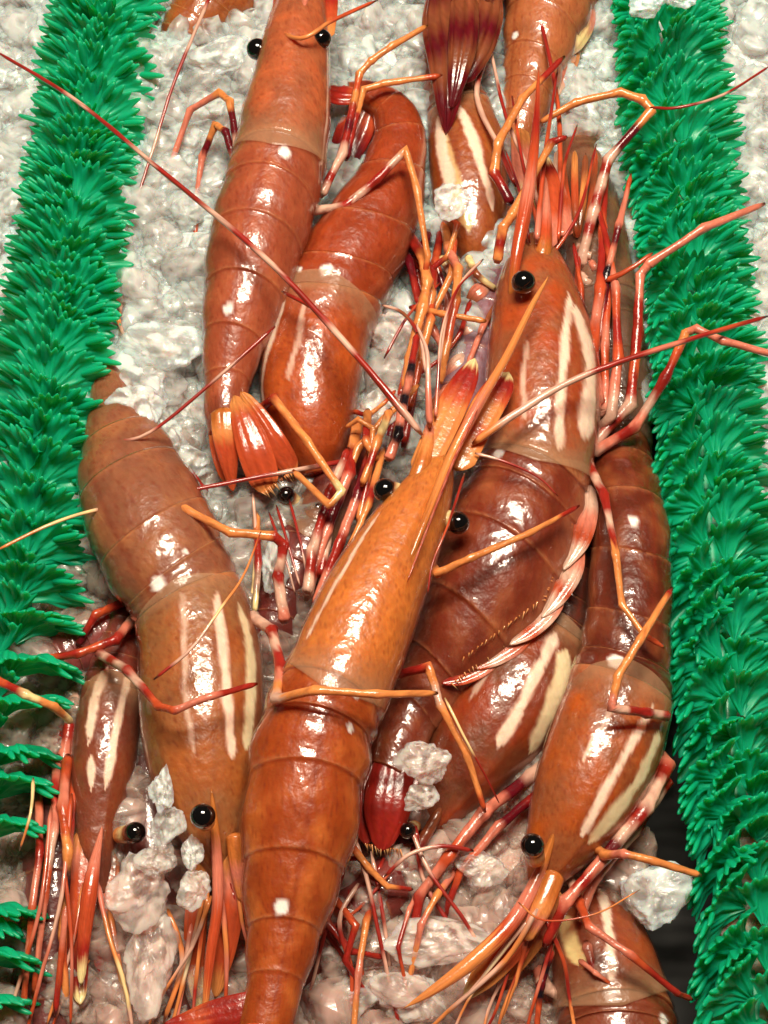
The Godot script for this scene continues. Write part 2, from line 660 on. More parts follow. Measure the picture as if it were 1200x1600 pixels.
func prawns():
	var OR := Color(0.46, 0.155, 0.042)
	var BR := Color(0.36, 0.105, 0.038)
	var GR := Color(0.33, 0.15, 0.075)
	var DK := Color(0.20, 0.045, 0.022)
	prawn({"label": "topmost orange prawn lying lengthwise over the others, both eyes showing, red tail plate near it",
		"st": [[694, 705, 42, 16], [676, 750, 43, 34], [645, 812, 44, 54], [612, 875, 44, 68], [582, 935, 44, 77], [554, 1000, 44, 82], [528, 1065, 44, 84], [506, 1110, 43, 83], [490, 1160, 42, 87], [479, 1215, 41, 87], [468, 1290, 39, 84], [457, 1360, 37, 74], [447, 1430, 35, 60], [438, 1490, 34, 49], [428, 1545, 33, 42], [413, 1605, 32, 40], [400, 1660, 31, 36]],
		"shell_end": 6.3, "tone": Color(0.50, 0.135, 0.020), "tone2": Color(0.32, 0.050, 0.006), "glow": Color(0.5, 0.135, 0.016), "roll": -12.0, "sd": 3.0, "scallop": 1.1,
		"stripes": [{"p": [[560, 812], [520, 880], [475, 950], [452, 1030]], "w": 5.0}, {"p": [[590, 820], [545, 900], [510, 960], [482, 1010]], "w": 4.5, "op": 0.9}],
		"spots": [[443, 1428, 11], [548, 1162, 6], [558, 1108, 5]],
		"eyes": [[602, 766, 46, 19, 640, 775, 44], [716, 817, 44, 18, 680, 806, 43]],
		"blades": [["rostrum", [[622, 920, 52, 4], [660, 825, 53.5, 6], [700, 725, 51, 8], [742, 642, 52, 8], [790, 560, 52, 6.5], [830, 480, 51, 5], [858, 430, 50, 2]], 1.2, "ccoopoooo"],
			["rostral_crest", [[636, 910, 56, 1.6], [672, 815, 55.5, 2], [708, 722, 54, 2.4], [746, 640, 54, 1.6]], 1.6, "rprprprprprprprprprpr"],
			["antennal_scale", [[655, 745, 46, 22], [680, 690, 46, 24], [708, 630, 46, 24], [730, 588, 46, 18], [742, 560, 46, 6]], 0.18, "oooosrry", 0.5],
			["antennal_scale", [[712, 735, 44, 24], [738, 680, 44, 25], [762, 635, 44, 26], [782, 602, 44, 22], [795, 582, 44, 9]], 0.18, "oosoosrry", 0.5],
			["antennule_base", [[645, 770, 46, 14], [658, 728, 47, 14], [668, 690, 47, 10], [672, 660, 47, 6]], 0.8, "ccop"],
			["uropod", [[432, 1558, 35, 12], [385, 1572, 35, 22], [325, 1588, 34, 22], [256, 1600, 33, 5]], 0.12, "srrrsr", 0.4],
			["uropod", [[420, 1590, 33, 14], [370, 1612, 33, 24], [310, 1636, 32, 22], [250, 1655, 31, 6]], 0.12, "srrrr", 0.4],
			["telson", [[410, 1600, 40, 26], [395, 1650, 40, 22], [380, 1700, 39, 8]], 0.4, "soor"]],
		"legs": [[[[668, 868, 34], [684, 896, 44], [735, 872, 48], [830, 832, 46], [905, 790, 40]], 8, 4, "soooooor"],
			[[[480, 930, 26], [488, 860, 26], [515, 770, 25], [545, 700, 24]], 10, 7, "wrwrdrwr"],
			[[[500, 905, 22], [520, 800, 22], [560, 700, 24], [600, 655, 26], [655, 600, 26]], 8, 5, "rwrdrooooo"],
			[[[560, 820, 26], [580, 720, 28], [583, 670, 30], [560, 655, 30], [540, 668, 26]], 7, 4, "oroooo"],
			[[[606, 720, 32], [622, 680, 34], [628, 640, 34], [640, 590, 32], [652, 520, 30]], 9, 6, "pkpkpkrr"],
			[[[540, 1310, 22], [575, 1355, 20], [605, 1385, 18], [645, 1390, 14]], 7, 4, "sooor"],
			[[[520, 1360, 14], [500, 1440, 12], [540, 1500, 10], [560, 1560, 8]], 6, 3, "rsrr"]],
		"antennae": [[[[738, 694, 46], [800, 650, 50], [900, 592, 52], [1040, 542, 52], [1200, 494, 46]], 6.5, 3.5, "owwwrrprsr"],
			[[[660, 680, 48], [600, 606, 52], [500, 492, 52], [400, 390, 52], [250, 265, 50], [120, 158, 46], [-10, 78, 40]], 6, 2.6, "wrrwrrwrwrrwrrwrrr"],
			[[[640, 660, 45], [560, 560, 48], [500, 490, 46], [440, 455, 40]], 4.5, 3, "wrrrwrrr"],
			[[[672, 668, 50], [669, 610, 54], [667, 550, 56], [650, 505, 56]], 6.5, 2, "ppwww"],
			[[[680, 655, 48], [684, 600, 50], [690, 520, 52], [712, 455, 52], [745, 420, 50]], 3, 1.2, "prwwrr"],
			[[[742, 708, 46], [790, 722, 46], [840, 745, 44], [872, 775, 42]], 3, 1, "wrrr"],
			[[[726, 740, 46], [700, 820, 60], [676, 880, 60], [668, 930, 58]], 2.6, 1.5, "rrsr"]]})
	prawn({"label": "orange prawn at the top with both eyes showing and its red tail fan folded under",
		"st": [[478, -60, 34, 26], [471, 0, 35, 38], [463, 60, 36, 50], [456, 120, 35, 59], [446, 190, 34, 69], [436, 250, 33, 71], [423, 300, 32, 73], [408, 350, 31, 73], [396, 400, 30, 70], [386, 450, 28, 64], [373, 500, 27, 54], [362, 550, 25, 43], [355, 600, 23, 35], [352, 640, 22, 31], [352, 680, 20, 26]],
		"shell_end": 5.0, "tone": Color(0.33, 0.085, 0.024), "tone2": Color(0.31, 0.062, 0.018), "glow": Color(0.42, 0.09, 0.02), "roll": 6.0, "sd": 11.0,
		"stripes": [{"p": [[512, 90], [512, 180], [498, 290]], "w": 4.0}],
		"spots": [[447, 283, 9], [361, 507, 8]],
		"bristles": [[456, 735, 22, 405, 772, 22, 10, 14, 16]],
		"eyes": [[402, 77, 36, 17, 432, 75, 36], [502, 61, 42, 16, 480, 60, 40]],
		"blades": [["rostrum", [[456, 170, 42, 4], [464, 80, 44, 6], [477, 0, 43, 7], [490, -80, 43, 5]], 1.2, "ccpo"],
			["antennal_scale", [[440, 60, 36, 18], [446, 10, 36, 20], [455, -50, 36, 20], [462, -110, 36, 8]], 0.25, "osrr", 0.4],
			["antennal_scale", [[508, 60, 36, 14], [512, 10, 36, 16], [512, -50, 36, 14]], 0.25, "osrr", 0.4],
			["telson", [[350, 636, 27, 22], [352, 680, 25, 20], [358, 725, 21, 14], [364, 768, 16, 5]], 0.4, "cosss", 0.4],
			["uropod", [[366, 618, 28, 10], [380, 655, 28, 20], [398, 705, 26, 27], [412, 748, 22, 24], [418, 772, 20, 10]], 0.2, "osssso", 0.7, 0.1],
			["uropod", [[376, 612, 29, 8], [404, 650, 28, 15], [430, 692, 26, 19], [450, 725, 22, 17], [458, 742, 20, 7]], 0.22, "osssso", 0.7, 0.35],
			["uropod", [[338, 640, 23, 9], [342, 690, 20, 15], [352, 735, 16, 13], [358, 756, 14, 5]], 0.25, "osss", 0.7]],
		"legs": [[[[372, 240, 24], [359, 158, 26], [343, 145, 25], [297, 172, 18], [262, 270, 8], [266, 302, 5]], 7, 4.5, "wddooppppppo"],
			[[[370, 262, 22], [352, 205, 24], [337, 194, 22], [316, 245, 14], [307, 310, 8], [305, 378, 3]], 7, 4.5, "pddoodppppps"],
			[[[486, 330, 26], [540, 322, 30], [590, 280, 34], [634, 234, 38], [652, 300, 36], [668, 400, 28], [664, 436, 24]], 8, 5, "wwrwrrwoooooooos"],
			[[[500, 308, 24], [535, 240, 26], [552, 165, 28], [562, 115, 30], [580, 95, 32], [612, 72, 34], [668, 40, 34]], 8, 5, "wrwwrdrosoooooo"],
			[[[540, 250, 24], [556, 180, 26], [568, 140, 27], [600, 130, 28], [692, 118, 28]], 7, 5, "drrooooos"]],
		"antennae": [[[[420, 40, 40], [470, 60, 50], [520, 32, 50], [590, 0, 46]], 4, 3, "sooss"],
			[[[330, -10, 26], [300, 60, 24], [268, 140, 20], [240, 230, 15], [208, 330, 10]], 3, 2.4, "rwwwrrrrrwwrrr"]]})
	prawn({"label": "curled orange prawn under the top one, back arched up and head tucked below its tail",
		"st": [[497, 745, 12, 26], [490, 705, 14, 52], [484, 655, 16, 69], [485, 595, 17, 78], [496, 530, 18, 80], [514, 475, 18, 79], [538, 424, 18, 77], [568, 368, 18, 72], [598, 310, 18, 60], [616, 255, 18, 46], [624, 208, 18, 38], [610, 170, 17, 30], [578, 152, 16, 26], [545, 150, 15, 22]],
		"shell_end": 4.9, "tone": Color(0.33, 0.05, 0.007), "tone2": Color(0.26, 0.034, 0.006), "glow": Color(0.38, 0.065, 0.007), "roll": -40.0, "sd": 23.0, "scallop": 0.3,
		"stripes": [{"p": [[450, 488], [430, 545], [412, 615], [410, 640]], "w": 7.0}, {"p": [[482, 500], [474, 560], [455, 620]], "w": 5.0, "op": 0.55}],
		"spots": [[515, 458, 9], [478, 440, 4]],
		"eyes": [[497, 796, 14, 14, 497, 760, 13]],
		"blades": [["uropod", [[560, 150, 20, 16], [530, 148, 20, 20], [510, 140, 18, 14]], 0.3, "srrr", 0.6],
			["uropod", [[575, 158, 16, 18], [556, 200, 12, 30], [535, 250, 8, 26]], 0.3, "ssrd", 0.6],
			["antennal_scale", [[470, 740, 12, 16], [450, 790, 10, 18], [440, 840, 8, 8]], 0.3, "bdsr", 0.5]],
		"legs": [[[[405, 640, 20], [428, 622, 32], [480, 690, 34], [534, 768, 34], [515, 790, 34], [458, 735, 30]], 8, 6, "sroooooyooo"],
			[[[545, 640, 16], [575, 650, 22], [600, 630, 24], [618, 610, 24]], 5, 3, "sros"],
			[[[640, 400, 10], [664, 428, 16], [700, 400, 20], [715, 350, 22], [690, 330, 20]], 6, 4, "rros"],
			[[[640, 480, 20], [690, 490, 24], [760, 502, 26]], 6, 5, "rooooo"],
			[[[630, 700, 14], [655, 560, 18], [675, 460, 22], [660, 400, 22]], 8, 6, "rdrsoor"],
			[[[600, 720, 12], [640, 560, 14], [705, 430, 20], [712, 370, 20]], 8, 5, "drsooos"]],
		"antennae": [[[[555, 718, 20], [460, 735, 26], [370, 752, 26], [180, 790, 32], [90, 815, 40], [-10, 862, 42]], 4, 2.6, "rrwwrrrrwwwwyyyoo"],
			[[[430, 510, 44], [340, 590, 40], [235, 675, 34], [168, 692, 30]], 3.2, 2.6, "rrwrrrwr"]]})
	prawn({"label": "large striped prawn beside the grass, lying on its side with its head towards the top",
		"st": [[836, 372, 25, 22], [836, 405, 25, 42], [838, 455, 26, 62], [845, 520, 26, 78], [848, 590, 26, 87], [846, 660, 26, 87], [838, 725, 25, 84], [826, 770, 24, 90], [805, 825, 23, 97], [780, 885, 22, 99], [747, 950, 20, 90], [712, 1010, 17, 76], [675, 1065, 14, 58], [642, 1115, 13, 46], [620, 1165, 14, 42], [608, 1210, 14, 38]],
		"shell_end": 6.2, "tone": Color(0.29, 0.08, 0.02), "tone2": Color(0.155, 0.022, 0.006), "glow": Color(0.34, 0.05, 0.006), "roll": 50.0, "sd": 31.0, "scallop": 1.0, "deep": 0.85,
		"stripes": [{"p": [[884, 488], [876, 550], [872, 610], [868, 660], [868, 722]], "w": 8.0}, {"p": [[895, 505], [912, 560], [918, 620], [908, 688]], "w": 18.0}, {"p": [[818, 575], [812, 630], [812, 690]], "w": 4.0, "op": 0.6}],
		"spots": [[772, 742, 9]],
		"bristles": [[905, 790, 30, 850, 945, 30, -14, -2, 22], [880, 925, 27, 700, 1072, 25, 7, 12, 34], [840, 940, 32, 720, 1030, 30, -4, 12, 18], [570, 1318, 14, 630, 1328, 14, 3, 16, 16]],
		"eyes": [[818, 441, 44, 19, 820, 436, 38]],
		"blades": [["rostrum", [[796, 490, 32, 4], [806, 405, 39, 9], [820, 330, 42, 11], [831, 262, 42, 9], [838, 190, 40, 6], [842, 105, 38, 2]], 1.1, "csspsrs"],
			["antennal_scale", [[850, 390, 30, 20], [858, 330, 30, 20], [856, 280, 30, 18], [848, 240, 30, 8]], 0.25, "ppsssry", 0.5],
			["antennal_scale", [[880, 370, 28, 16], [876, 330, 28, 16], [866, 280, 28, 14]], 0.3, "ppsp", 0.5],
			["antennule_base", [[846, 410, 32, 14], [850, 370, 33, 13], [852, 320, 32, 8], [850, 270, 30, 4]], 0.8, "cspp"],
			["uropod", [[622, 1150, 18, 20], [612, 1210, 18, 34], [604, 1270, 17, 36], [596, 1330, 14, 14]], 0.22, "srrrrr", 0.5],
			["uropod", [[600, 1160, 14, 16], [580, 1220, 14, 24], [574, 1280, 13, 22], [572, 1320, 12, 8]], 0.22, "drrrr", 0.5],
			["uropod", [[640, 1160, 12, 14], [640, 1220, 12, 22], [636, 1280, 12, 20], [628, 1320, 11, 8]], 0.22, "drrrd", 0.5],
			["pleuron", [[922, 758, 26, 8], [918, 800, 28, 17], [904, 848, 29, 17], [880, 892, 29, 4]], 0.22, "wwpsww", 0.6, 0.15],
			["pleuron", [[908, 842, 27, 7], [896, 890, 28, 16], [872, 932, 28, 15], [846, 966, 28, 4]], 0.22, "spwsww", 0.6, 0.15],
			["pleuron", [[884, 905, 26, 7], [862, 950, 27, 16], [828, 985, 27, 15], [796, 1008, 27, 4]], 0.22, "rpwsw", 0.6, 0.15],
			["pleuron", [[846, 962, 24, 7], [812, 1003, 25, 15], [775, 1028, 25, 14], [742, 1046, 25, 4]], 0.22, "rspws", 0.6, 0.15],
			["pleuron", [[790, 1018, 24, 6], [758, 1042, 24, 13], [722, 1060, 24, 12], [690, 1068, 24, 4]], 0.22, "rpsr", 0.6, 0.15]],
		"legs": [[[[895, 690, 14], [930, 690, 20], [985, 632, 24], [996, 520, 28], [1000, 430, 32], [1014, 412, 34], [1100, 356, 40], [1195, 318, 40]], 11, 6, "wwrwrsrrrpppppppp"],
			[[[895, 700, 14], [932, 704, 20], [992, 668, 26], [1040, 590, 34], [1072, 520, 40], [1088, 514, 42], [1130, 532, 44], [1215, 556, 42]], 10, 6, "wwprpwrrsoppppp"],
			[[[890, 700, 14], [918, 722, 26], [945, 775, 36], [962, 865, 42], [972, 945, 44], [1005, 990, 44], [1038, 1012, 42]], 9, 5, "wwwrwrrwrooooos"],
			[[[915, 650, 16], [932, 625, 26], [926, 540, 29], [938, 450, 29], [942, 360, 26], [948, 250, 22]], 12, 5, "wprspsrrsrrs"],
			[[[930, 680, 16], [955, 650, 26], [966, 560, 28], [962, 450, 30], [948, 380, 28], [930, 300, 24]], 10, 5, "wwpsrspsrrs"],
			[[[918, 660, 14], [946, 640, 24], [945, 540, 26], [952, 440, 27], [966, 340, 26]], 9, 5, "wpspsrps"],
			[[[905, 600, 14], [912, 540, 24], [908, 450, 26], [896, 380, 26]], 6, 4, "psrsr"],
			[[[905, 420, 18], [928, 330, 26], [950, 250, 30], [1018, 172, 36], [1004, 156, 37], [970, 144, 37], [900, 160, 34], [842, 192, 30]], 10, 6, "wwrwrwrwddooooooooo"],
			[[[935, 540, 24], [948, 430, 29], [968, 350, 31], [986, 272, 32]], 9, 4, "srdkpdpps"],
			[[[776, 412, 32], [786, 355, 38], [800, 336, 40], [862, 222, 42], [886, 214, 42]], 9, 6, "oroooooooorr"],
			[[[800, 320, 26], [772, 270, 30], [778, 225, 34], [815, 155, 36], [882, 88, 36]], 9, 5, "droooooorr"]],
		"antennae": [[[[880, 380, 26], [876, 280, 28], [870, 150, 26], [835, -10, 22]], 5, 3, "ppsssrrrr"],
			[[[858, 400, 30], [830, 280, 32], [790, 180, 28], [765, 70, 22]], 4, 2.5, "srwwwrrww"],
			[[[900, 470, 20], [905, 400, 20], [925, 330, 18], [920, 240, 14]], 5, 3, "srrss"],
			[[[1016, 168, 44], [1060, 168, 48], [1130, 148, 48], [1205, 102, 42]], 2.6, 2, "rrrwwrrrr"],
			[[[945, 440, 30], [985, 420, 34], [1020, 395, 36]], 5, 3, "sss"],
			[[[850, 390, 34], [818, 260, 34], [800, 150, 30]], 4, 2, "ssrrsr"], [[[872, 380, 30], [882, 260, 32], [902, 195, 28]], 4, 2, "srsrr"], [[[838, 380, 36], [852, 240, 36], [872, 105, 30]], 5, 2, "psrsrr"], [[[862, 400, 28], [905, 330, 30], [932, 225, 26]], 3.5, 2, "srrsr"], [[[828, 380, 34], [812, 300, 34], [790, 235, 30]], 3, 2, "rrdr"]]})
	prawn({"label": "pale brown striped prawn beside a tall ice lump, head pointing down with one black eye",
		"st": [[350, 1372, 20, 18], [338, 1325, 22, 40], [327, 1270, 24, 62], [320, 1205, 25, 84], [317, 1130, 26, 94], [314, 1050, 26, 95], [306, 985, 26, 90], [292, 935, 25, 84], [266, 885, 25, 92], [238, 828, 24, 93], [208, 762, 20, 84], [193, 704, 17, 66], [182, 652, 14, 46], [172, 602, 11, 30], [164, 556, 9, 18]],
		"shell_end": 6.7, "tone": Color(0.3, 0.105, 0.026), "tone2": Color(0.24, 0.078, 0.028), "glow": Color(0.34, 0.088, 0.013), "roll": -38.0, "sd": 43.0, "scallop": 0.5,
		"stripes": [{"p": [[345, 962], [352, 1030], [360, 1110], [368, 1200]], "w": 8.5}, {"p": [[382, 985], [396, 1050], [396, 1110], [388, 1180]], "w": 14.0, "c": "Y"}, {"p": [[292, 960], [296, 1030], [298, 1110], [312, 1190]], "w": 5.0, "op": 0.5}],
		"spots": [[250, 932, 11], [298, 892, 4]],
		"eyes": [[317, 1275, 46, 20, 322, 1285, 40]],
		"blades": [["rostrum", [[330, 1230, 36, 3], [338, 1320, 31, 8], [340, 1410, 27, 9], [328, 1500, 24, 8], [318, 1600, 20, 4]], 1.1, "ccppssso"],
			["antennal_scale", [[365, 1330, 26, 18], [362, 1400, 22, 22], [350, 1480, 18, 20], [336, 1560, 12, 8]], 0.25, "opssso", 0.5],
			["antennal_scale", [[318, 1330, 24, 14], [308, 1410, 18, 18], [304, 1500, 12, 16], [312, 1580, 10, 8]], 0.25, "opssy", 0.5],
			["antennule_base", [[366, 1300, 30, 14], [372, 1350, 28, 14], [380, 1410, 24, 8]], 0.8, "ccpo"]],
		"legs": [[[[366, 955, 20], [396, 965, 27], [425, 985, 36], [438, 1040, 44], [431, 1092, 56], [492, 1078, 66], [590, 1085, 66], [684, 1083, 60]], 11, 6, "wwwwrwrrpowoooooooo"],
			[[[445, 975, 28], [434, 900, 32], [444, 852, 36], [428, 838, 38], [360, 832, 40], [290, 796, 38], [238, 784, 34]], 10, 6, "pwwrwrroooooooooo"],
			[[[150, 1018, 20], [200, 1048, 40], [248, 1104, 50], [272, 1110, 54], [330, 1088, 56], [402, 1068, 50]], 10, 5, "rwrwrwrsspprr"]],
		"antennae": [[[[240, 1062, 54], [300, 1012, 56], [345, 950, 56], [380, 900, 52], [408, 830, 46]], 3, 1.6, "rwwyooos"],
			[[[372, 1390, 24], [380, 1450, 22], [396, 1500, 18]], 4, 2, "oopr"],
			[[[330, 1400, 26], [300, 1480, 20], [250, 1560, 14], [230, 1610, 12]], 4, 2, "owwoo"],
			[[[346, 1400, 26], [354, 1500, 20], [350, 1620, 14]], 5, 3, "popso"], [[[326, 1390, 24], [310, 1500, 18], [298, 1620, 12]], 4, 3, "osorp"], [[[360, 1380, 24], [392, 1490, 16], [430, 1580, 10]], 3, 2, "rrsr"], [[[318, 1400, 22], [290, 1520, 14], [262, 1625, 10]], 4, 2.5, "owYoo"]]})
	prawn({"label": "striped orange prawn by the dark tray gap, long orange beak pointing down over pink ice",
		"st": [[842, 1388, 21, 22], [858, 1348, 22, 42], [882, 1302, 24, 62], [908, 1250, 26, 78], [934, 1192, 27, 86], [955, 1135, 27, 86], [968, 1088, 27, 80], [976, 1040, 25, 69], [981, 975, 25, 65], [985, 900, 24, 62], [984, 820, 22, 58], [976, 750, 14, 50], [968, 690, 6, 42], [960, 640, -3, 34]],
		"shell_end": 6.1, "tone": Color(0.3, 0.08, 0.018), "tone2": Color(0.1, 0.014, 0.004), "glow": Color(0.36, 0.068, 0.006), "roll": 30.0, "sd": 57.0,
		"stripes": [{"p": [[956, 1112], [930, 1165], [905, 1205]], "w": 5.5, "op": 0.85}, {"p": [[1010, 1118], [976, 1180], [938, 1248], [908, 1308]], "w": 7.0}, {"p": [[1024, 1150], [998, 1220], [960, 1272], [920, 1318]], "w": 13.0, "c": "Y"}],
		"spots": [[952, 1068, 12], [982, 842, 8]],
		"eyes": [[832, 1321, 42, 19, 838, 1345, 34]],
		"blades": [["rostrum", [[878, 1268, 34, 3], [842, 1365, 29, 9], [800, 1440, 30, 12], [740, 1500, 30, 12], [680, 1545, 29, 8], [630, 1576, 28, 2]], 0.9, "ccppsooooo"],
			["antennal_scale", [[850, 1390, 24, 22], [810, 1460, 22, 26], [760, 1520, 20, 22], [725, 1560, 18, 8]], 0.2, "oossooy", 0.6],
			["antennule_base", [[868, 1360, 28, 18], [845, 1420, 28, 17], [820, 1470, 26, 10]], 0.7, "ccopo"],
			["antennal_scale", [[872, 1390, 20, 16], [835, 1460, 16, 20], [790, 1530, 12, 12]], 0.25, "opoo", 0.6]],
		"legs": [[[[1010, 1160, 16], [1042, 1196, 22], [1010, 1262, 28], [945, 1340, 30], [885, 1408, 30], [850, 1480, 24]], 14, 9, "wprwwrwdprprr"],
			[[[1010, 1180, 12], [1040, 1222, 18], [990, 1300, 22], [930, 1372, 24], [904, 1440, 22]], 12, 8, "wrwrwppp"],
			[[[925, 1320, 22], [945, 1336, 33], [975, 1334, 40], [1020, 1345, 40], [1096, 1368, 34]], 9, 6, "woopoooo"],
			[[[890, 1370, 16], [906, 1412, 26], [920, 1448, 34], [985, 1492, 34], [1058, 1552, 26], [1082, 1562, 20]], 9, 5, "wpssppsrrr"],
			[[[915, 1470, 20], [935, 1540, 20], [950, 1610, 16]], 9, 6, "prsps"],
			[[[1046, 1120, 38], [1010, 1114, 46], [955, 1106, 52], [965, 1058, 54], [1000, 1000, 54], [1050, 918, 48]], 9, 6, "rwrrwpoooooooor"],
			[[[862, 1480, 20], [845, 1540, 18], [838, 1610, 14]], 8, 5, "rkdkss"]],
		"antennae": [[[[840, 1420, 34], [790, 1500, 26], [700, 1580, 20], [660, 1620, 16]], 5, 3, "woowwoo"],
			[[[810, 1410, 38], [850, 1438, 44], [930, 1428, 46], [1000, 1390, 42]], 1.8, 1.2, "ossoo"],
			[[[850, 1430, 26], [880, 1500, 22], [890, 1560, 18], [900, 1620, 16]], 4, 3, "rsro"],
			[[[830, 1430, 26], [810, 1520, 20], [780, 1600, 14]], 5, 3, "psoo"],
			[[[835, 1450, 22], [770, 1560, 14], [750, 1640, 10]], 4, 2, "owwo"],
			[[[846, 1400, 26], [742, 1545, 22], [700, 1630, 16]], 3.5, 2, "owwYow"], [[[862, 1400, 24], [792, 1560, 18], [772, 1640, 12]], 4, 2, "osros"], [[[832, 1430, 28], [728, 1556, 22], [640, 1630, 14]], 3, 2, "wYwoo"], [[[880, 1420, 24], [836, 1560, 18], [815, 1640, 12]], 4, 2.4, "srpsr"], [[[800, 1500, 20], [770, 1590, 16], [735, 1640, 12]], 3, 2, "rsrs"]]})
	prawn({"label": "brown prawn with two broad white shell stripes, wedged beside the topmost prawn",
		"st": [[650, 1312, 6, 20], [682, 1268, 7, 42], [715, 1218, 8, 62], [750, 1164, 9, 78], [786, 1110, 10, 87], [820, 1055, 10, 87], [844, 1002, 9, 78], [862, 955, 8, 70], [878, 890, 7, 63], [888, 820, 6, 58], [894, 760, 5, 50]],
		"shell_end": 6.2, "tone": Color(0.17, 0.045, 0.012), "tone2": Color(0.075, 0.026, 0.013), "glow": Color(0.24, 0.032, 0.005), "roll": 35.0, "sd": 67.0,
		"stripes": [{"p": [[862, 1015], [832, 1078], [802, 1138], [776, 1182]], "w": 10.0}, {"p": [[878, 1040], [860, 1110], [828, 1180]], "w": 18.0, "c": "Y"}, {"p": [[790, 1010], [765, 1060], [738, 1105]], "w": 6.0, "op": 0.5}],
		"spots": [[862, 948, 9]],
		"eyes": [[637, 1298, 18, 13, 650, 1290, 12]],
		"blades": [["antennal_scale", [[670, 1290, 8, 22], [620, 1350, 7, 24], [560, 1400, 6, 22], [520, 1440, 5, 8]], 0.3, "bdsrd", 0.5],
			["rostrum", [[690, 1260, 14, 8], [650, 1330, 12, 10], [600, 1390, 10, 8], [540, 1440, 8, 3]], 1.0, "bdrd"]],
		"legs": [[[[600, 1058, 26], [670, 1042, 36], [688, 1102, 34], [730, 1180, 30], [758, 1270, 24]], 9, 5, "wrrowooooos"],
			[[[885, 1165, 8], [830, 1212, 12], [755, 1270, 18], [700, 1340, 18], [655, 1400, 14], [640, 1500, 10]], 12, 8, "dwdppspro"],
			[[[900, 1190, 7], [840, 1240, 10], [780, 1290, 14], [720, 1360, 12], [690, 1440, 8]], 10, 6, "drdpsr"]],
		"antennae": [[[[695, 1090, 36], [730, 1160, 34], [760, 1215, 28], [780, 1255, 22]], 2.6, 1.4, "yyrr"],
			[[[640, 1290, 18], [670, 1360, 18], [720, 1430, 16], [748, 1475, 14]], 4, 3, "rwwrrrrw"],
			[[[650, 1290, 18], [660, 1370, 14], [700, 1440, 12], [780, 1560, 8]], 4, 3, "rrwrrrww"],
			[[[555, 1310, 20], [575, 1380, 18], [590, 1450, 16], [625, 1610, 10]], 4, 3, "wwwrrrwrr"],
			[[[540, 1350, 20], [510, 1450, 14], [480, 1570, 8]], 3.6, 2.6, "rrrrwr"],
			[[[600, 1340, 12], [560, 1440, 8], [565, 1520, 6], [560, 1610, 5]], 5, 4, "rrsoss"],
			[[[545, 1390, 14], [545, 1480, 10], [548, 1600, 6]], 3, 2.4, "rwwrr"],
			[[[580, 1330, 14], [600, 1440, 12], [610, 1520, 8]], 4, 3, "wrrww"]]})
	prawn({"label": "slim worn prawn with dirt on its stripes at the lower grass hedge",
		"st": [[158, 1400, 8, 14], [150, 1340, 10, 28], [152, 1275, 11, 38], [160, 1205, 12, 49], [170, 1130, 12, 51], [178, 1070, 11, 44], [186, 1015, 9, 34], [195, 960, 7, 30], [205, 900, 5, 26]],
		"shell_end": 4.8, "tone": Color(0.17, 0.045, 0.018), "tone2": Color(0.14, 0.026, 0.012), "glow": Color(0.2, 0.045, 0.012), "roll": 30.0, "sd": 79.0,
		"stripes": [{"p": [[172, 1062], [152, 1110], [146, 1170]], "w": 11.0}, {"p": [[150, 1195], [150, 1235]], "w": 8.0}, {"p": [[206, 1062], [196, 1110], [182, 1180], [172, 1235]], "w": 7.0}, {"p": [[138, 1104], [158, 1108]], "w": 5.0, "c": "k", "op": 0.8}, {"p": [[140, 1165], [160, 1170]], "w": 6.0, "c": "b", "op": 0.9}],
		"eyes": [[211, 1301, 22, 17, 185, 1305, 14]],
		"blades": [["rostrum", [[160, 1290, 18, 3], [142, 1380, 20, 12], [132, 1460, 18, 11], [126, 1540, 16, 6]], 0.9, "ppsssry"],
			["antennal_scale", [[132, 1290, 14, 16], [124, 1370, 13, 20], [122, 1460, 12, 18], [124, 1545, 12, 12], [126, 1570, 12, 4]], 0.25, "opsssrryy", 0.5],
			["antennal_scale", [[172, 1330, 10, 16], [165, 1420, 9, 20], [160, 1520, 8, 14]], 0.25, "bpsr", 0.5]],
		"legs": [[[[118, 1080, 8], [100, 1180, 10], [92, 1300, 10], [88, 1420, 8]], 11, 7, "wrpwpspp"],
			[[[104, 1090, 6], [80, 1200, 8], [66, 1330, 8], [50, 1480, 6]], 11, 6, "prpwspps"],
			[[[128, 1100, 6], [112, 1250, 8], [104, 1400, 8], [100, 1540, 6]], 9, 6, "rpspspps"],
			[[[-10, 1060, 44], [40, 1085, 46], [85, 1105, 42], [112, 1128, 32]], 8, 7, "sryooy"]],
		"antennae": [[[[150, 1370, 16], [170, 1460, 18], [195, 1540, 16], [208, 1610, 14]], 5, 3, "ppooyyw"],
			[[[95, 1200, 10], [90, 1330, 10], [70, 1470, 8], [60, 1600, 6]], 5, 4, "spwpsr"],
			[[[74, 1180, 8], [60, 1320, 8], [30, 1480, 6], [10, 1600, 6]], 5, 4, "psppsr"],
			[[[118, 1260, 10], [110, 1400, 8], [90, 1510, 6], [70, 1600, 6]], 4, 3, "sspsp"],
			[[[52, 1215, 60], [48, 1270, 64], [30, 1330, 60]], 3, 2, "yyo"],
			[[[140, 1500, 12], [100, 1560, 10], [80, 1610, 8]], 3, 2, "owws"]]})
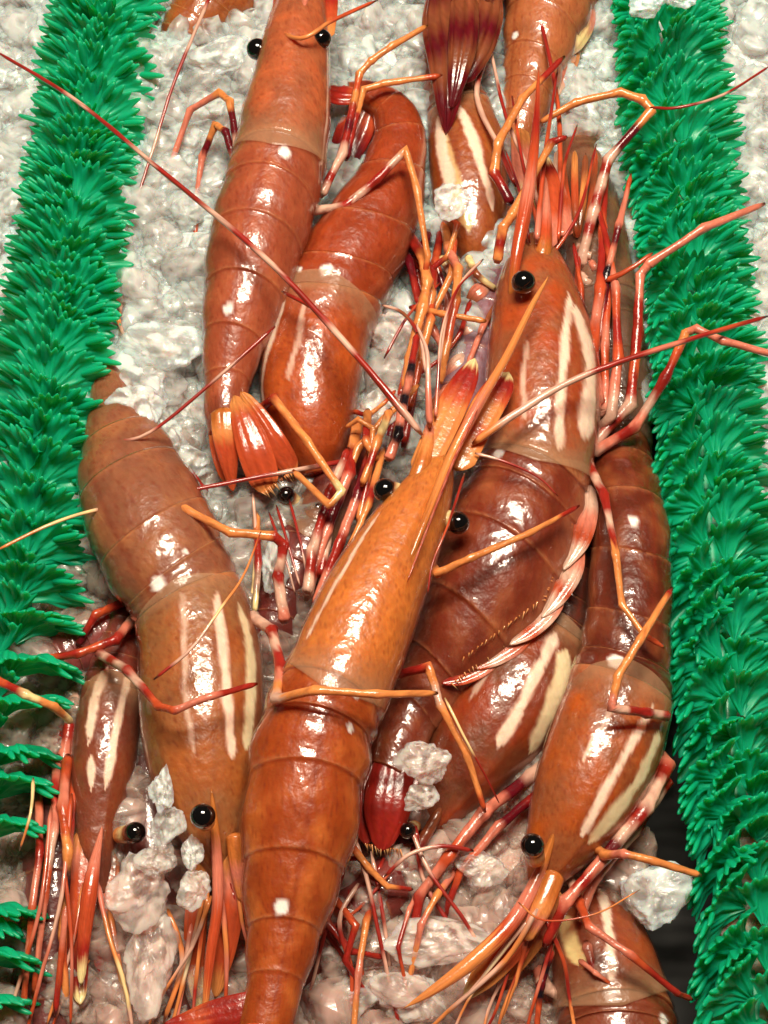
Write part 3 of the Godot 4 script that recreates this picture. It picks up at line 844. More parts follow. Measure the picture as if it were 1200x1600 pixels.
	prawn({"label": "striped prawn shell with yellowish underside beneath the dark red tail at the top",
		"st": [[738, 415, 6, 18], [740, 380, 8, 40], [736, 320, 9, 57], [731, 260, 10, 60], [724, 205, 10, 56], [712, 160, 9, 46], [695, 115, 7, 38], [680, 60, 5, 32]],
		"shell_end": 4.6, "tone": Color(0.28, 0.065, 0.012), "tone2": Color(0.2, 0.04, 0.012), "glow": Color(0.3, 0.07, 0.01), "roll": -20.0, "sd": 83.0,
		"stripes": [{"p": [[686, 225], [700, 280], [716, 340], [730, 375]], "w": 13.0, "c": "y"}, {"p": [[684, 210], [692, 270], [704, 320]], "w": 12.0}, {"p": [[716, 200], [738, 255], [752, 300], [766, 345]], "w": 8.0}],
		"blades": [["antennal_scale", [[725, 400, 7, 16], [710, 440, 6, 18], [690, 490, 5, 8]], 0.3, "yods", 0.5], ["antennal_scale", [[755, 400, 7, 16], [770, 450, 6, 18], [760, 510, 5, 8]], 0.3, "ydbw", 0.5]],
		"legs": [[[[690, 360, 10], [680, 410, 12], [700, 470, 10], [690, 540, 8]], 8, 5, "rsdpr"], [[[670, 360, 10], [650, 420, 12], [668, 500, 8], [640, 560, 6]], 8, 5, "drsor"], [[[780, 420, 10], [770, 480, 12], [740, 530, 12], [700, 560, 8]], 8, 5, "wpwpb"], [[[760, 520, 10], [720, 560, 10], [690, 600, 8]], 9, 6, "wpw"]],
		"antennae": [[[[765, 70, 20], [745, 150, 22], [780, 230, 26], [806, 292, 26]], 5, 4, "rrwwwrr"]]})
	prawn({"label": "dark red folded tail fan of a prawn, pointing down from the top",
		"st": [[742, -170, 20, 60], [740, -130, 22, 66], [737, -95, 24, 68], [734, -65, 25, 66], [731, -40, 26, 62], [728, -15, 26, 56], [724, 15, 26, 48]],
		"shell_end": 1.0, "tone": Color(0.18, 0.035, 0.014), "tone2": Color(0.15, 0.02, 0.01), "sd": 91.0,
		"blades": [["uropod", [[690, -30, 28, 20], [690, 30, 29, 32], [700, 95, 28, 32], [700, 160, 25, 20], [697, 212, 20, 5]], 0.35, "dbdbdd", 0.9, 0.25],
			["uropod", [[762, -30, 28, 20], [762, 20, 29, 26], [745, 75, 28, 26], [722, 130, 25, 14]], 0.35, "dbdbd", 0.9, -0.3],
			["telson", [[726, -10, 31, 22], [724, 60, 32, 24], [715, 120, 30, 16], [705, 170, 26, 6]], 0.5, "bdbdd", 0.7]]})
	prawn({"label": "orange prawn abdomen with white edged flank plates at the top by the grass",
		"st": [[900, -110, 12, 70], [880, -60, 12, 72], [862, -10, 13, 68], [848, 35, 13, 60], [838, 80, 12, 50], [829, 125, 11, 42], [820, 170, 10, 34], [812, 215, 8, 28], [806, 260, 6, 22]],
		"shell_end": 1.2, "tone": Color(0.36, 0.1, 0.025), "tone2": Color(0.36, 0.1, 0.024), "roll": 50.0, "sd": 101.0, "scallop": 1.0,
		"spots": [[802, 80, 6]],
		"blades": [["pleuron", [[915, -30, 14, 16], [910, 20, 14, 26], [895, 60, 14, 22], [880, 90, 13, 8]], 0.25, "wpyw", 0.7, -0.5], ["pleuron", [[895, 40, 11, 12], [890, 80, 11, 20], [878, 120, 11, 16], [870, 150, 10, 6]], 0.25, "wopw", 0.7, -0.5],
			["uropod", [[812, 200, 14, 14], [818, 260, 14, 18], [830, 330, 12, 14]], 0.3, "oppy", 0.6]]})
	prawn({"label": "prawn turned belly up beside the grass, mouthparts showing",
		"st": [[900, 180, 3, 22], [905, 230, 5, 36], [914, 310, 7, 50], [928, 400, 8, 58], [945, 500, 8, 58], [962, 600, 7, 52], [975, 690, 5, 42], [985, 780, 3, 34]],
		"shell_end": 3.6, "tone": Color(0.09, 0.03, 0.015), "tone2": Color(0.13, 0.065, 0.035), "roll": 180.0, "belly": Color(0.17, 0.085, 0.055), "sd": 111.0,
		"blades": [["mouthpart", [[880, 250, 20, 5], [884, 300, 22, 6], [896, 350, 20, 5], [900, 372, 18, 3]], 0.7, "bsbo"], ["mouthpart", [[898, 235, 21, 5], [898, 290, 23, 6], [900, 350, 22, 5], [902, 372, 19, 3]], 0.7, "osbs"], ["mouthpart", [[915, 240, 21, 5], [912, 300, 23, 6], [906, 350, 21, 5], [903, 372, 18, 3]], 0.7, "bobs"], ["mouthpart", [[872, 235, 18, 6], [870, 280, 19, 7], [874, 330, 17, 5]], 0.6, "wwyw"], ["mouthpart", [[930, 235, 18, 5], [926, 300, 20, 6], [914, 356, 18, 4]], 0.7, "sbso"],
			["antennal_scale", [[975, 430, 14, 16], [972, 480, 14, 22], [974, 540, 14, 20], [980, 570, 13, 8]], 0.25, "yywy"]],
		"legs": [[[[905, 382, 16], [912, 398, 20], [925, 400, 20]], 9, 7, "wpw"], [[[918, 405, 16], [930, 418, 20], [945, 415, 18]], 9, 7, "wpw"], [[[905, 420, 15], [915, 440, 19], [930, 445, 17]], 9, 7, "pww"], [[[935, 385, 15], [945, 372, 19], [950, 390, 17]], 9, 7, "wyw"], [[[910, 460, 14], [905, 520, 18], [912, 590, 16]], 9, 6, "ypbp"]]})
	prawn({"label": "striped prawn at the bottom, under a clear ice flake by the tray gap",
		"st": [[905, 1375, 3, 26], [920, 1420, 5, 58], [940, 1490, 7, 80], [954, 1555, 8, 88], [964, 1605, 8, 88], [972, 1670, 8, 86], [982, 1750, 8, 82], [990, 1850, 7, 76], [995, 1960, 6, 66], [1000, 2080, 5, 50]],
		"shell_end": 3.3, "tone": Color(0.2, 0.055, 0.018), "tone2": Color(0.2, 0.04, 0.012), "glow": Color(0.26, 0.05, 0.01), "roll": 25.0, "sd": 121.0,
		"stripes": [{"p": [[878, 1450], [888, 1490], [905, 1535]], "w": 15.0, "c": "y"}, {"p": [[935, 1410], [944, 1480], [948, 1560]], "w": 8.0}],
		"spots": [[1028, 1590, 8]],
		"legs": [[[[838, 1490, 6], [850, 1540, 10], [880, 1560, 8]], 14, 10, "wpww"], [[[905, 1500, 20], [930, 1520, 24], [965, 1545, 22]], 5, 3, "pps"]]})
	prawn({"label": "orange prawn back with a white dot, half sunk in ice at the top",
		"st": [[268, 118, 1, 22], [282, 75, 4, 38], [315, 25, 6, 52], [360, -15, 7, 60], [410, -50, 7, 60], [450, -90, 6, 50]],
		"shell_end": 1.3, "tone": Color(0.24, 0.05, 0.009), "tone2": Color(0.3, 0.075, 0.012), "sd": 131.0, "spots": [[356, 20, 8]]})
	prawn({"label": "small dark red prawn tail poking from below the grass hedge",
		"st": [[232, 505, 2, 12], [205, 490, 4, 22], [170, 485, 5, 32], [130, 490, 5, 36], [90, 500, 4, 36]],
		"shell_end": 1.0, "tone": Color(0.28, 0.05, 0.02), "tone2": Color(0.25, 0.05, 0.025), "sd": 141.0,
		"legs": [[[[190, 470, 10], [185, 500, 12], [195, 530, 8]], 4, 3, "wow"], [[[235, 650, 10], [265, 690, 14], [300, 740, 12], [325, 770, 8]], 6, 4, "rrwrr"]]})
	prawn({"label": "dark red prawn lying crosswise beneath the pale striped one by the grass",
		"st": [[222, 985, 4, 18], [190, 980, 6, 30], [150, 990, 6, 40], [105, 1020, 5, 44], [60, 1055, 4, 40]],
		"shell_end": 1.0, "tone": Color(0.24, 0.04, 0.025), "tone2": Color(0.22, 0.045, 0.03), "sd": 151.0,
		"legs": [[[[215, 960, 14], [180, 1000, 24], [120, 1022, 24], [60, 1030, 20]], 10, 6, "wprsrs"], [[[195, 940, 14], [150, 960, 18], [120, 1010, 14]], 8, 6, "rsrd"]]})

	prawn({"label": "mauve prawn belly fringed with pale swimmerets, beside the large striped prawn",
		"st": [[800, 330, 3, 20], [788, 400, 4, 32], [770, 470, 6, 42], [748, 545, 7, 46], [720, 620, 7, 44], [690, 690, 6, 36], [660, 750, 4, 28]],
		"shell_end": 1.0, "tone": Color(0.22, 0.09, 0.08), "tone2": Color(0.24, 0.12, 0.105), "sd": 161.0, "scallop": 0.9,
		"blades": [["swimmeret", [[768, 440, 14, 6], [748, 455, 15, 14], [728, 478, 13, 6]], 0.4, "wpb", 0.5], ["swimmeret", [[762, 490, 14, 6], [735, 512, 15, 14], [712, 530, 13, 5]], 0.4, "bwp", 0.5], ["swimmeret", [[740, 545, 14, 6], [716, 566, 15, 13], [690, 590, 13, 4]], 0.4, "wwp", 0.5], ["swimmeret", [[725, 600, 14, 6], [700, 612, 15, 13], [668, 640, 13, 4]], 0.4, "wpb", 0.5]],
		"legs": [[[[690, 330, 6], [702, 392, 18], [716, 420, 26], [712, 470, 26], [694, 560, 22], [688, 600, 18]], 9, 7, "soposo"],
			[[[630, 350, 8], [660, 400, 22], [668, 440, 26], [660, 480, 26], [640, 560, 24], [632, 610, 22]], 10, 8, "rroooo"],
			[[[640, 370, 6], [676, 430, 18], [672, 500, 22], [655, 570, 20], [640, 640, 18]], 9, 7, "drsos"],
			[[[615, 360, 6], [640, 410, 16], [655, 470, 18], [680, 520, 16], [700, 560, 12]], 9, 6, "pdrp"],
			[[[735, 470, 16], [720, 520, 18], [690, 560, 16], [655, 585, 14]], 5, 3, "rrsr"],
			[[[780, 470, 16], [755, 510, 18], [735, 560, 18], [715, 650, 16]], 6, 4, "bppw"],
			[[[730, 400, 16], [745, 430, 18], [775, 452, 16]], 7, 5, "yby"],
			[[[690, 400, 14], [705, 430, 14], [725, 440, 12]], 8, 5, "ywy"]],
		"antennae": [[[[755, 405, 26], [722, 440, 30], [700, 490, 32], [688, 560, 32], [682, 640, 30]], 2.4, 2, "wwrrwwrw"], [[[596, 476, 22], [630, 490, 26], [655, 525, 28], [668, 590, 28]], 2.4, 4, "wbrww"], [[[600, 560, 20], [640, 490, 22], [690, 440, 20]], 2.5, 2, "rrsr"]]})
	prawn({"label": "dark red prawn deep in the gap below the folded tail fan",
		"st": [[600, 640, 2, 22], [565, 700, 5, 38], [530, 765, 7, 48], [490, 835, 7, 50], [455, 905, 6, 46], [430, 980, 4, 38], [415, 1040, 2, 30]],
		"shell_end": 3.0, "tone": Color(0.13, 0.018, 0.012), "tone2": Color(0.14, 0.025, 0.015), "glow": Color(0.18, 0.03, 0.012), "sd": 171.0,
		"eyes": [[447, 774, 16, 14, 470, 790, 10]],
		"legs": [[[[560, 655, 20], [545, 740, 24], [510, 830, 24], [478, 940, 20]], 11, 8, "oorrpddpprw"],
			[[[585, 690, 22], [560, 770, 26], [530, 850, 26], [490, 950, 22]], 10, 8, "orddpprrpp"],
			[[[600, 700, 26], [575, 790, 30], [545, 860, 28], [500, 960, 22]], 7, 5, "oorooryw"],
			[[[575, 640, 26], [572, 690, 30], [590, 720, 28]], 8, 6, "oro"],
			[[[610, 640, 28], [590, 690, 32], [565, 760, 30]], 8, 6, "oyoro"],
			[[[400, 800, 14], [404, 880, 16], [398, 960, 14]], 7, 5, "orrwy"]],
		"antennae": [[[[432, 790, 18], [450, 850, 20], [470, 920, 18]], 2.6, 2, "rrrrw"], [[[452, 780, 18], [470, 850, 20], [480, 900, 18]], 2.6, 2, "rrrw"], [[[420, 800, 18], [445, 870, 20], [462, 930, 18]], 2.4, 1.8, "rrrrww"], [[[395, 770, 18], [400, 850, 14], [392, 950, 10]], 3, 2.4, "wwoyy"]]})
	prawn({"label": "dark prawn body added to darken the gap under the bundle of long pink legs",  # body added so that the space behind these legs turns dark
		"st": [[110, 1150, 1, 22], [98, 1220, 3, 40], [88, 1310, 4, 50], [82, 1400, 4, 50], [78, 1490, 3, 46], [76, 1580, 2, 42], [76, 1680, 0, 38]],
		"shell_end": 1.5, "tone": Color(0.12, 0.03, 0.02), "tone2": Color(0.13, 0.03, 0.02), "glow": Color(0.15, 0.04, 0.02), "sd": 191.0,
		"legs": [[[[120, 1170, 10], [110, 1290, 18], [102, 1430, 18], [86, 1590, 12]], 8, 5, "psrpspsr"], [[[90, 1180, 12], [84, 1300, 20], [70, 1400, 20], [52, 1560, 12]], 9, 5, "prpwspps"], [[[60, 1220, 12], [62, 1330, 20], [50, 1420, 20], [36, 1580, 12]], 8, 5, "sprpsps"], [[[106, 1180, 14], [98, 1260, 20], [106, 1330, 22], [98, 1460, 16], [104, 1570, 10]], 10, 6, "spsokoso"]],
		"antennae": [[[[112, 1240, 20], [96, 1400, 22], [60, 1540, 16], [40, 1620, 10]], 4, 3, "spwps"], [[[80, 1260, 20], [66, 1400, 22], [40, 1500, 18], [10, 1600, 12]], 4, 3, "pspsw"], [[[130, 1380, 14], [112, 1480, 14], [70, 1610, 10]], 3.5, 2.5, "oswso"], [[[100, 1350, 22], [112, 1480, 18], [110, 1610, 12]], 3.5, 2.5, "ssps"]]})
	prawn({"label": "dark brown prawn back added to darken the gap between two striped prawns",  # body added to make the deep gap between its neighbours dark
		"st": [[226, 1060, 1, 20], [232, 1130, 4, 30], [232, 1220, 5, 36], [236, 1320, 5, 40], [250, 1420, 4, 44], [268, 1520, 2, 40], [280, 1620, 0, 34]],
		"shell_end": 1.0, "tone": Color(0.10, 0.03, 0.02), "tone2": Color(0.11, 0.032, 0.02), "sd": 201.0,
		"antennae": [[[[262, 1420, 16], [285, 1500, 14], [255, 1600, 8]], 5, 4, "oowoo"], [[[300, 1440, 16], [285, 1540, 12], [270, 1620, 8]], 5, 4, "pwopp"], [[[170, 1420, 12], [188, 1520, 12], [206, 1620, 8]], 6, 4, "opoyo"]]})
	prawn({"label": "mostly buried dark red prawn body between the tapered tail and the orange beak",
		"st": [[700, 1300, 2, 26], [650, 1350, 4, 40], [590, 1400, 5, 48], [530, 1450, 4, 46], [480, 1500, 2, 40], [430, 1550, 0, 34]],
		"shell_end": 1.0, "tone": Color(0.15, 0.022, 0.014), "tone2": Color(0.17, 0.03, 0.018), "sd": 181.0,
		"legs": [[[[460, 1340, 6], [520, 1400, 16], [556, 1446, 20], [540, 1500, 17], [575, 1560, 10]], 8, 5, "rpsrr"],
			[[[460, 1380, 4], [510, 1440, 15], [548, 1486, 16], [600, 1496, 11]], 9, 5, "sprr"],
			[[[664, 1370, 2], [640, 1420, 16], [622, 1480, 17], [640, 1570, 12]], 5, 3, "rprs"],
			[[[730, 1335, 4], [682, 1400, 18], [658, 1445, 19], [640, 1530, 13]], 7, 5, "rpopo"],
			[[[600, 1380, 14], [560, 1340, 16], [520, 1345, 14]], 6, 4, "rrs"],
			[[[600, 1370, 2], [572, 1440, 16], [560, 1520, 16], [552, 1620, 14]], 7, 5, "rsopo"]],
		"antennae": [[[[740, 1330, 20], [690, 1322, 22], [640, 1335, 22], [600, 1370, 20]], 4, 3, "rrwwr"], [[[560, 1380, 18], [530, 1440, 18], [550, 1520, 14], [545, 1610, 10]], 4, 4, "wwrsss"], [[[520, 1330, 18], [500, 1420, 14], [470, 1540, 10], [455, 1610, 8]], 3, 2.4, "wrrrrw"], [[[620, 1350, 16], [560, 1420, 14], [500, 1460, 12]], 3, 2, "srsr"]]})

# ---------------------------------------------------------------- setting: tray, ice
func setting():
	var tray := MeshInstance3D.new()
	var pm := BoxMesh.new()
	pm.size = Vector3(1.2, 0.01, 1.2)
	tray.mesh = pm
	tray.material_override = M.tray
	tray.name = "tray_floor"
	tray.position = Vector3(0, -0.021, 0)
	tray.set_meta("kind", "structure")
	tray.set_meta("label", "black tray floor under the ice and prawns")
	add_child(tray)
	# the bed of ice
	var cell := FastNoiseLite.new()
	cell.seed = 4
	cell.noise_type = FastNoiseLite.TYPE_CELLULAR
	cell.cellular_return_type = FastNoiseLite.RETURN_DISTANCE
	cell.frequency = 1.0
	cell.fractal_type = FastNoiseLite.FRACTAL_NONE
	var nx := 300
	var ny := 360
	var V := PackedVector3Array()
	var C := PackedColorArray()
	var I := PackedInt32Array()
	for j in ny + 1:
		for i in nx + 1:
			var x := -0.24 + 0.48 * i / nx
			var z := -0.33 + 0.58 * j / ny
			V.append(Vector3(x, ice_height(x, z, cell), z))
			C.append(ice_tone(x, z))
	for j in ny:
		for i in nx:
			var a := j * (nx + 1) + i
			var d := a + nx + 1
			if in_gap(V[a].x, V[a].z) < 0.30:
				I.append_array(PackedInt32Array([a, a + 1, d, a + 1, d + 1, d]))
	var st := SurfaceTool.new()
	var arr := []
	arr.resize(Mesh.ARRAY_MAX)
	arr[Mesh.ARRAY_VERTEX] = V
	arr[Mesh.ARRAY_COLOR] = C
	arr[Mesh.ARRAY_INDEX] = I
	var am := ArrayMesh.new()
	am.add_surface_from_arrays(Mesh.PRIMITIVE_TRIANGLES, arr)
	st.create_from(am, 0)
	st.generate_normals()
	var bed := MeshInstance3D.new()
	bed.mesh = st.commit()
	bed.material_override = M.bed
	bed.name = "ice_bed"
	bed.set_meta("kind", "structure")
	bed.set_meta("label", "bed of packed crushed ice under the prawns")
	add_child(bed)
	# loose grains
	var lumps := []
	for v in 6:
		lumps.append(lump(v * 7 + 1, 22, 13, 0.30))
	var spots := [[], [], [], [], [], []]
	for i in 9000:
		var x := rng.randf_range(-0.21, 0.21)
		var z := rng.randf_range(-0.27, 0.20)
		var y := ice_height(x, z, cell)
		var big := pow(rng.randf(), 2.2)
		var s := lerpf(0.0020, 0.0090, big)
		if in_gap(x, z) > 0.3:
			continue
		var b := Basis.from_euler(Vector3(rng.randf() * TAU, rng.randf() * TAU, rng.randf() * TAU)).scaled(Vector3(s, s * rng.randf_range(0.6, 0.9), s))
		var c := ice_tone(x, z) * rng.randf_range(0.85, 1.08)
		spots[rng.randi() % 6].append([Transform3D(b, Vector3(x, y + s * 0.25, z)), c])
	for v in 6:
		var mm := MultiMesh.new()
		mm.transform_format = MultiMesh.TRANSFORM_3D
		mm.use_colors = true
		mm.mesh = lumps[v]
		mm.instance_count = spots[v].size()
		for i in spots[v].size():
			mm.set_instance_transform(i, spots[v][i][0])
			mm.set_instance_color(i, spots[v][i][1])
		var mi := MultiMeshInstance3D.new()
		mi.multimesh = mm
		mi.material_override = M.ice
		mi.name = numbered("crushed_ice", self)
		mi.set_meta("kind", "stuff")
		mi.set_meta("label", "loose grains of crushed ice scattered over the ice bed")
		mi.set_meta("group", "crushed ice grains")
		mi.set_meta("category", "ice")
		add_child(mi)

func in_gap(x: float, z: float) -> float:      # the strip of bare tray between the prawns and one hedge
	var a := at(1040, 640, 0)
	var b := at(1075, 1600, 0)
	var f := (z - a.z) / (b.z - a.z)
	var cx := lerpf(a.x, b.x, f)
	return (1.0 - smoothstep(0.010, 0.018, absf(x - cx))) * smoothstep(-0.05, 0.12, f)

func ice_height(x: float, z: float, cell: FastNoiseLite) -> float:
	var h := 0.0035 * nz.get_noise_2d(x * 22.0, z * 22.0)
	h += 0.0060 * (0.5 - cell.get_noise_2d(x * 95.0, z * 95.0)) * 0.8
	h += 0.0018 * (0.5 - cell.get_noise_2d(x * 260.0 + 9.0, z * 260.0))
	return h - 0.002 - 0.004 * in_gap(x, z)

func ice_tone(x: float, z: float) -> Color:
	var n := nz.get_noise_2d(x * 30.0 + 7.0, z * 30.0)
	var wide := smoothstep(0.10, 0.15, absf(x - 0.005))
	var stain_shade := smoothstep(-0.10, 0.06, z + n * 0.07) * (1.0 - wide)  # prawn juice, plus brown shade painted into the ice between the prawns
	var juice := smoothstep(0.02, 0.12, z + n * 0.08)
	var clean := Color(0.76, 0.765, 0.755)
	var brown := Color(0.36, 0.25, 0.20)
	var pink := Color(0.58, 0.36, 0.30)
	return clean.lerp(brown.lerp(pink, juice), clampf(0.12 * (1.0 - wide) + stain_shade * 0.85, 0.0, 0.95)) * (0.97 + 0.1 * n)

func lump(sd: int, seg: int, rings: int, rough: float) -> ArrayMesh:
	var s := SphereMesh.new()
	s.radius = 1.0
	s.height = 2.0
	s.radial_segments = seg
	s.rings = rings
	var arr := s.get_mesh_arrays()
	var V: PackedVector3Array = arr[Mesh.ARRAY_VERTEX]
	var C := PackedColorArray()
	var r := RandomNumberGenerator.new()
	r.seed = sd
	var cuts := []                 # broken faces
	for i in 16:
		var d := Vector3(r.randfn(), r.randfn(), r.randfn()).normalized()
		cuts.append([d, r.randf_range(0.66, 0.98)])
	for i in V.size():
		var p := V[i].normalized()
		var far := 1.25
		for q in cuts:
			var k := p.dot(q[0])
			if k > 0.05:
				far = minf(far, q[1] / k)
		var n := nz.get_noise_3d(p.x * 0.9 + sd * 3.1, p.y * 0.9, p.z * 0.9) * rough * 0.7
		n += nf.get_noise_3d(p.x * 3.5, p.y * 3.5 + sd, p.z * 3.5) * rough * 0.10
		n += nf.get_noise_3d(p.x * 8.0, p.y * 8.0 + sd, p.z * 8.0) * rough * 0.06
		n += nf.get_noise_3d(p.x * 19.0, p.y * 19.0 + sd, p.z * 19.0) * rough * 0.02
		V[i] = p * (far + n)
		var cloud := smoothstep(-0.35, 0.35, nf.get_noise_3d(p.x * 1.6 + 5.0, p.y * 1.6 + sd, p.z * 1.6))
		C.append(Color(1, 1, 1, lerpf(0.22, 0.74, cloud)))
	# broken ice keeps flat faces: every triangle has its own normal
	var src: PackedInt32Array = arr[Mesh.ARRAY_INDEX]
	var FV := PackedVector3Array()
	var FN := PackedVector3Array()
	var soft := {}                 # how the faces round each corner lie, to take the hardest edge off
	for t in range(0, src.size(), 3):
		var cr := (V[src[t + 2]] - V[src[t]]).cross(V[src[t + 1]] - V[src[t]])
		for q in 3:
			var key := Vector3i(V[src[t + q]] * 5000.0)
			soft[key] = soft.get(key, Vector3.ZERO) + cr
	var FC := PackedColorArray()
	for t in range(0, src.size(), 3):
		var x := V[src[t]]
		var y := V[src[t + 1]]
		var z := V[src[t + 2]]
		var nn := (z - x).cross(y - x)
		if nn.length_squared() < 1e-14:
			continue
		nn = nn.normalized()
		for q in 3:
			FV.append(V[src[t + q]])
			FN.append((nn * 0.45 + (soft[Vector3i(V[src[t + q]] * 5000.0)] as Vector3).normalized() * 0.55).normalized())
			FC.append(C[src[t + q]])
	var a2 := []
	a2.resize(Mesh.ARRAY_MAX)
	a2[Mesh.ARRAY_VERTEX] = FV
	a2[Mesh.ARRAY_NORMAL] = FN
	a2[Mesh.ARRAY_COLOR] = FC
	var am := ArrayMesh.new()
	am.add_surface_from_arrays(Mesh.PRIMITIVE_TRIANGLES, a2)
	return am

func ice_chunks():
	# u, v, h, half width, half length, turn, tone (0 clean, 1 pink), label
	var list := [
		[262, 545, 14, 62, 46, 10.0, 0.1, "largest clear ice lump beside the prawn tail, upper one of its pair"],
		[226, 602, 11, 46, 54, -20.0, 0.15, "flat ice lump tucked below the largest clear lump"],
		[222, 1382, 24, 44, 58, 8.0, 0.75, "pink rounded ice lump under the striped prawn's eye"],
		[232, 1492, 18, 40, 76, 5.0, 0.8, "long pink ice lump lying below the rounded one"],
		[252, 1235, 44, 17, 32, -5.0, 0.35, "narrow ice splinter on top of the pale striped prawn's shell"],
		[262, 1290, 38, 24, 34, 14.0, 0.4, "rough ice splinter beside the prawn eye, middle of the ice trail"],
		[300, 1335, 38, 17, 26, -10.0, 0.5, "small ice splinter over the prawn beak at the end of the ice trail"],
		[306, 1388, 36, 28, 32, 0.0, 0.65, "jagged pink ice crumb lying across the striped prawn's beak"],
		[248, 1345, 30, 30, 30, 0.0, 0.6, "rough ice crumb wedged between the pink lump and prawn beak"],
		[668, 1192, 30, 40, 36, 0.0, 0.6, "pink grainy ice lump resting on the brown prawn beside a thin orange leg"],
		[657, 1246, 26, 27, 26, 0.0, 0.65, "smaller pink ice lump just below the grainy one by the red tail"],
		[1016, 1400, 18, 52, 56, 12.0, 0.2, "clear thin ice flake by the dark tray gap"],
		[1015, 6, 48, 30, 24, -20.0, 0.0, "melting ice piece on top of the grass hedge"],
		[1065, -4, 48, 26, 18, 10.0, 0.0, "second melting ice piece on the grass hedge near the upper corner"],
		[712, 312, 30, 26, 32, 20.0, 0.3, "clear ice piece stuck on the striped shell under the dark red tail"],
		[430, 888, 14, 24, 52, 4.0, 0.45, "column of ice crumbs between the pale prawn and the topmost prawn"],
		[600, 640, 12, 42, 40, 0.0, 0.55, "dull ice lump behind the topmost prawn's feelers"],
		[612, 520, 12, 44, 46, 0.0, 0.6, "dull ice lump beside the curled prawn's arched back"],
		[345, 90, 12, 60, 40, -25.0, 0.05, "white ice lump beside the top prawn's eye"],
		[690, 1475, 14, 66, 36, 0.0, 0.75, "broad pink ice lump under the orange beak"],
		[755, 1360, 12, 40, 34, 0.0, 0.7, "pink ice lump between the dark eye and the orange beak"],
		[640, 1560, 10, 60, 40, 8.0, 0.75, "pink ice lump at the bottom between the antennae"],
		[540, 1565, 8, 54, 40, -6.0, 0.7, "pink ice lump at the bottom beside the prawn's tapered tail"],
		[214, 634, 20, 44, 40, 20.0, 0.25, "ice lump over the buried tail of the pale striped prawn"],
		[262, 682, 15, 34, 28, 50.0, 0.3, "small ice crumb beside the ice lump over the buried tail"],
		[290, 720, 10, 46, 36, 30.0, 0.3, "grey ice lump beside the folded red tail fan"]]
	var k := 0
	for q in list:
		var c := at(q[0], q[1], q[2])
		var s := px(c)
		var mesh := lump(100 + k * 13, 64, 36, 0.40)
		var m := MeshInstance3D.new()
		m.name = numbered("ice_chunk", self)
		m.mesh = mesh
		var mat: StandardMaterial3D = M.chunk.duplicate()
		mat.albedo_color = Color(0.95, 0.96, 0.96).lerp(Color(0.90, 0.74, 0.69), q[6])
		m.material_override = mat
		m.transform = Transform3D(Basis(Vector3.UP, deg_to_rad(-q[5])) * Basis.from_scale(Vector3(q[3] * s, minf(q[3], q[4]) * s * 0.62, q[4] * s)), c)
		add_child(m)
		tag(m, q[7], "ice", "ice lumps among the prawns")
		k += 1

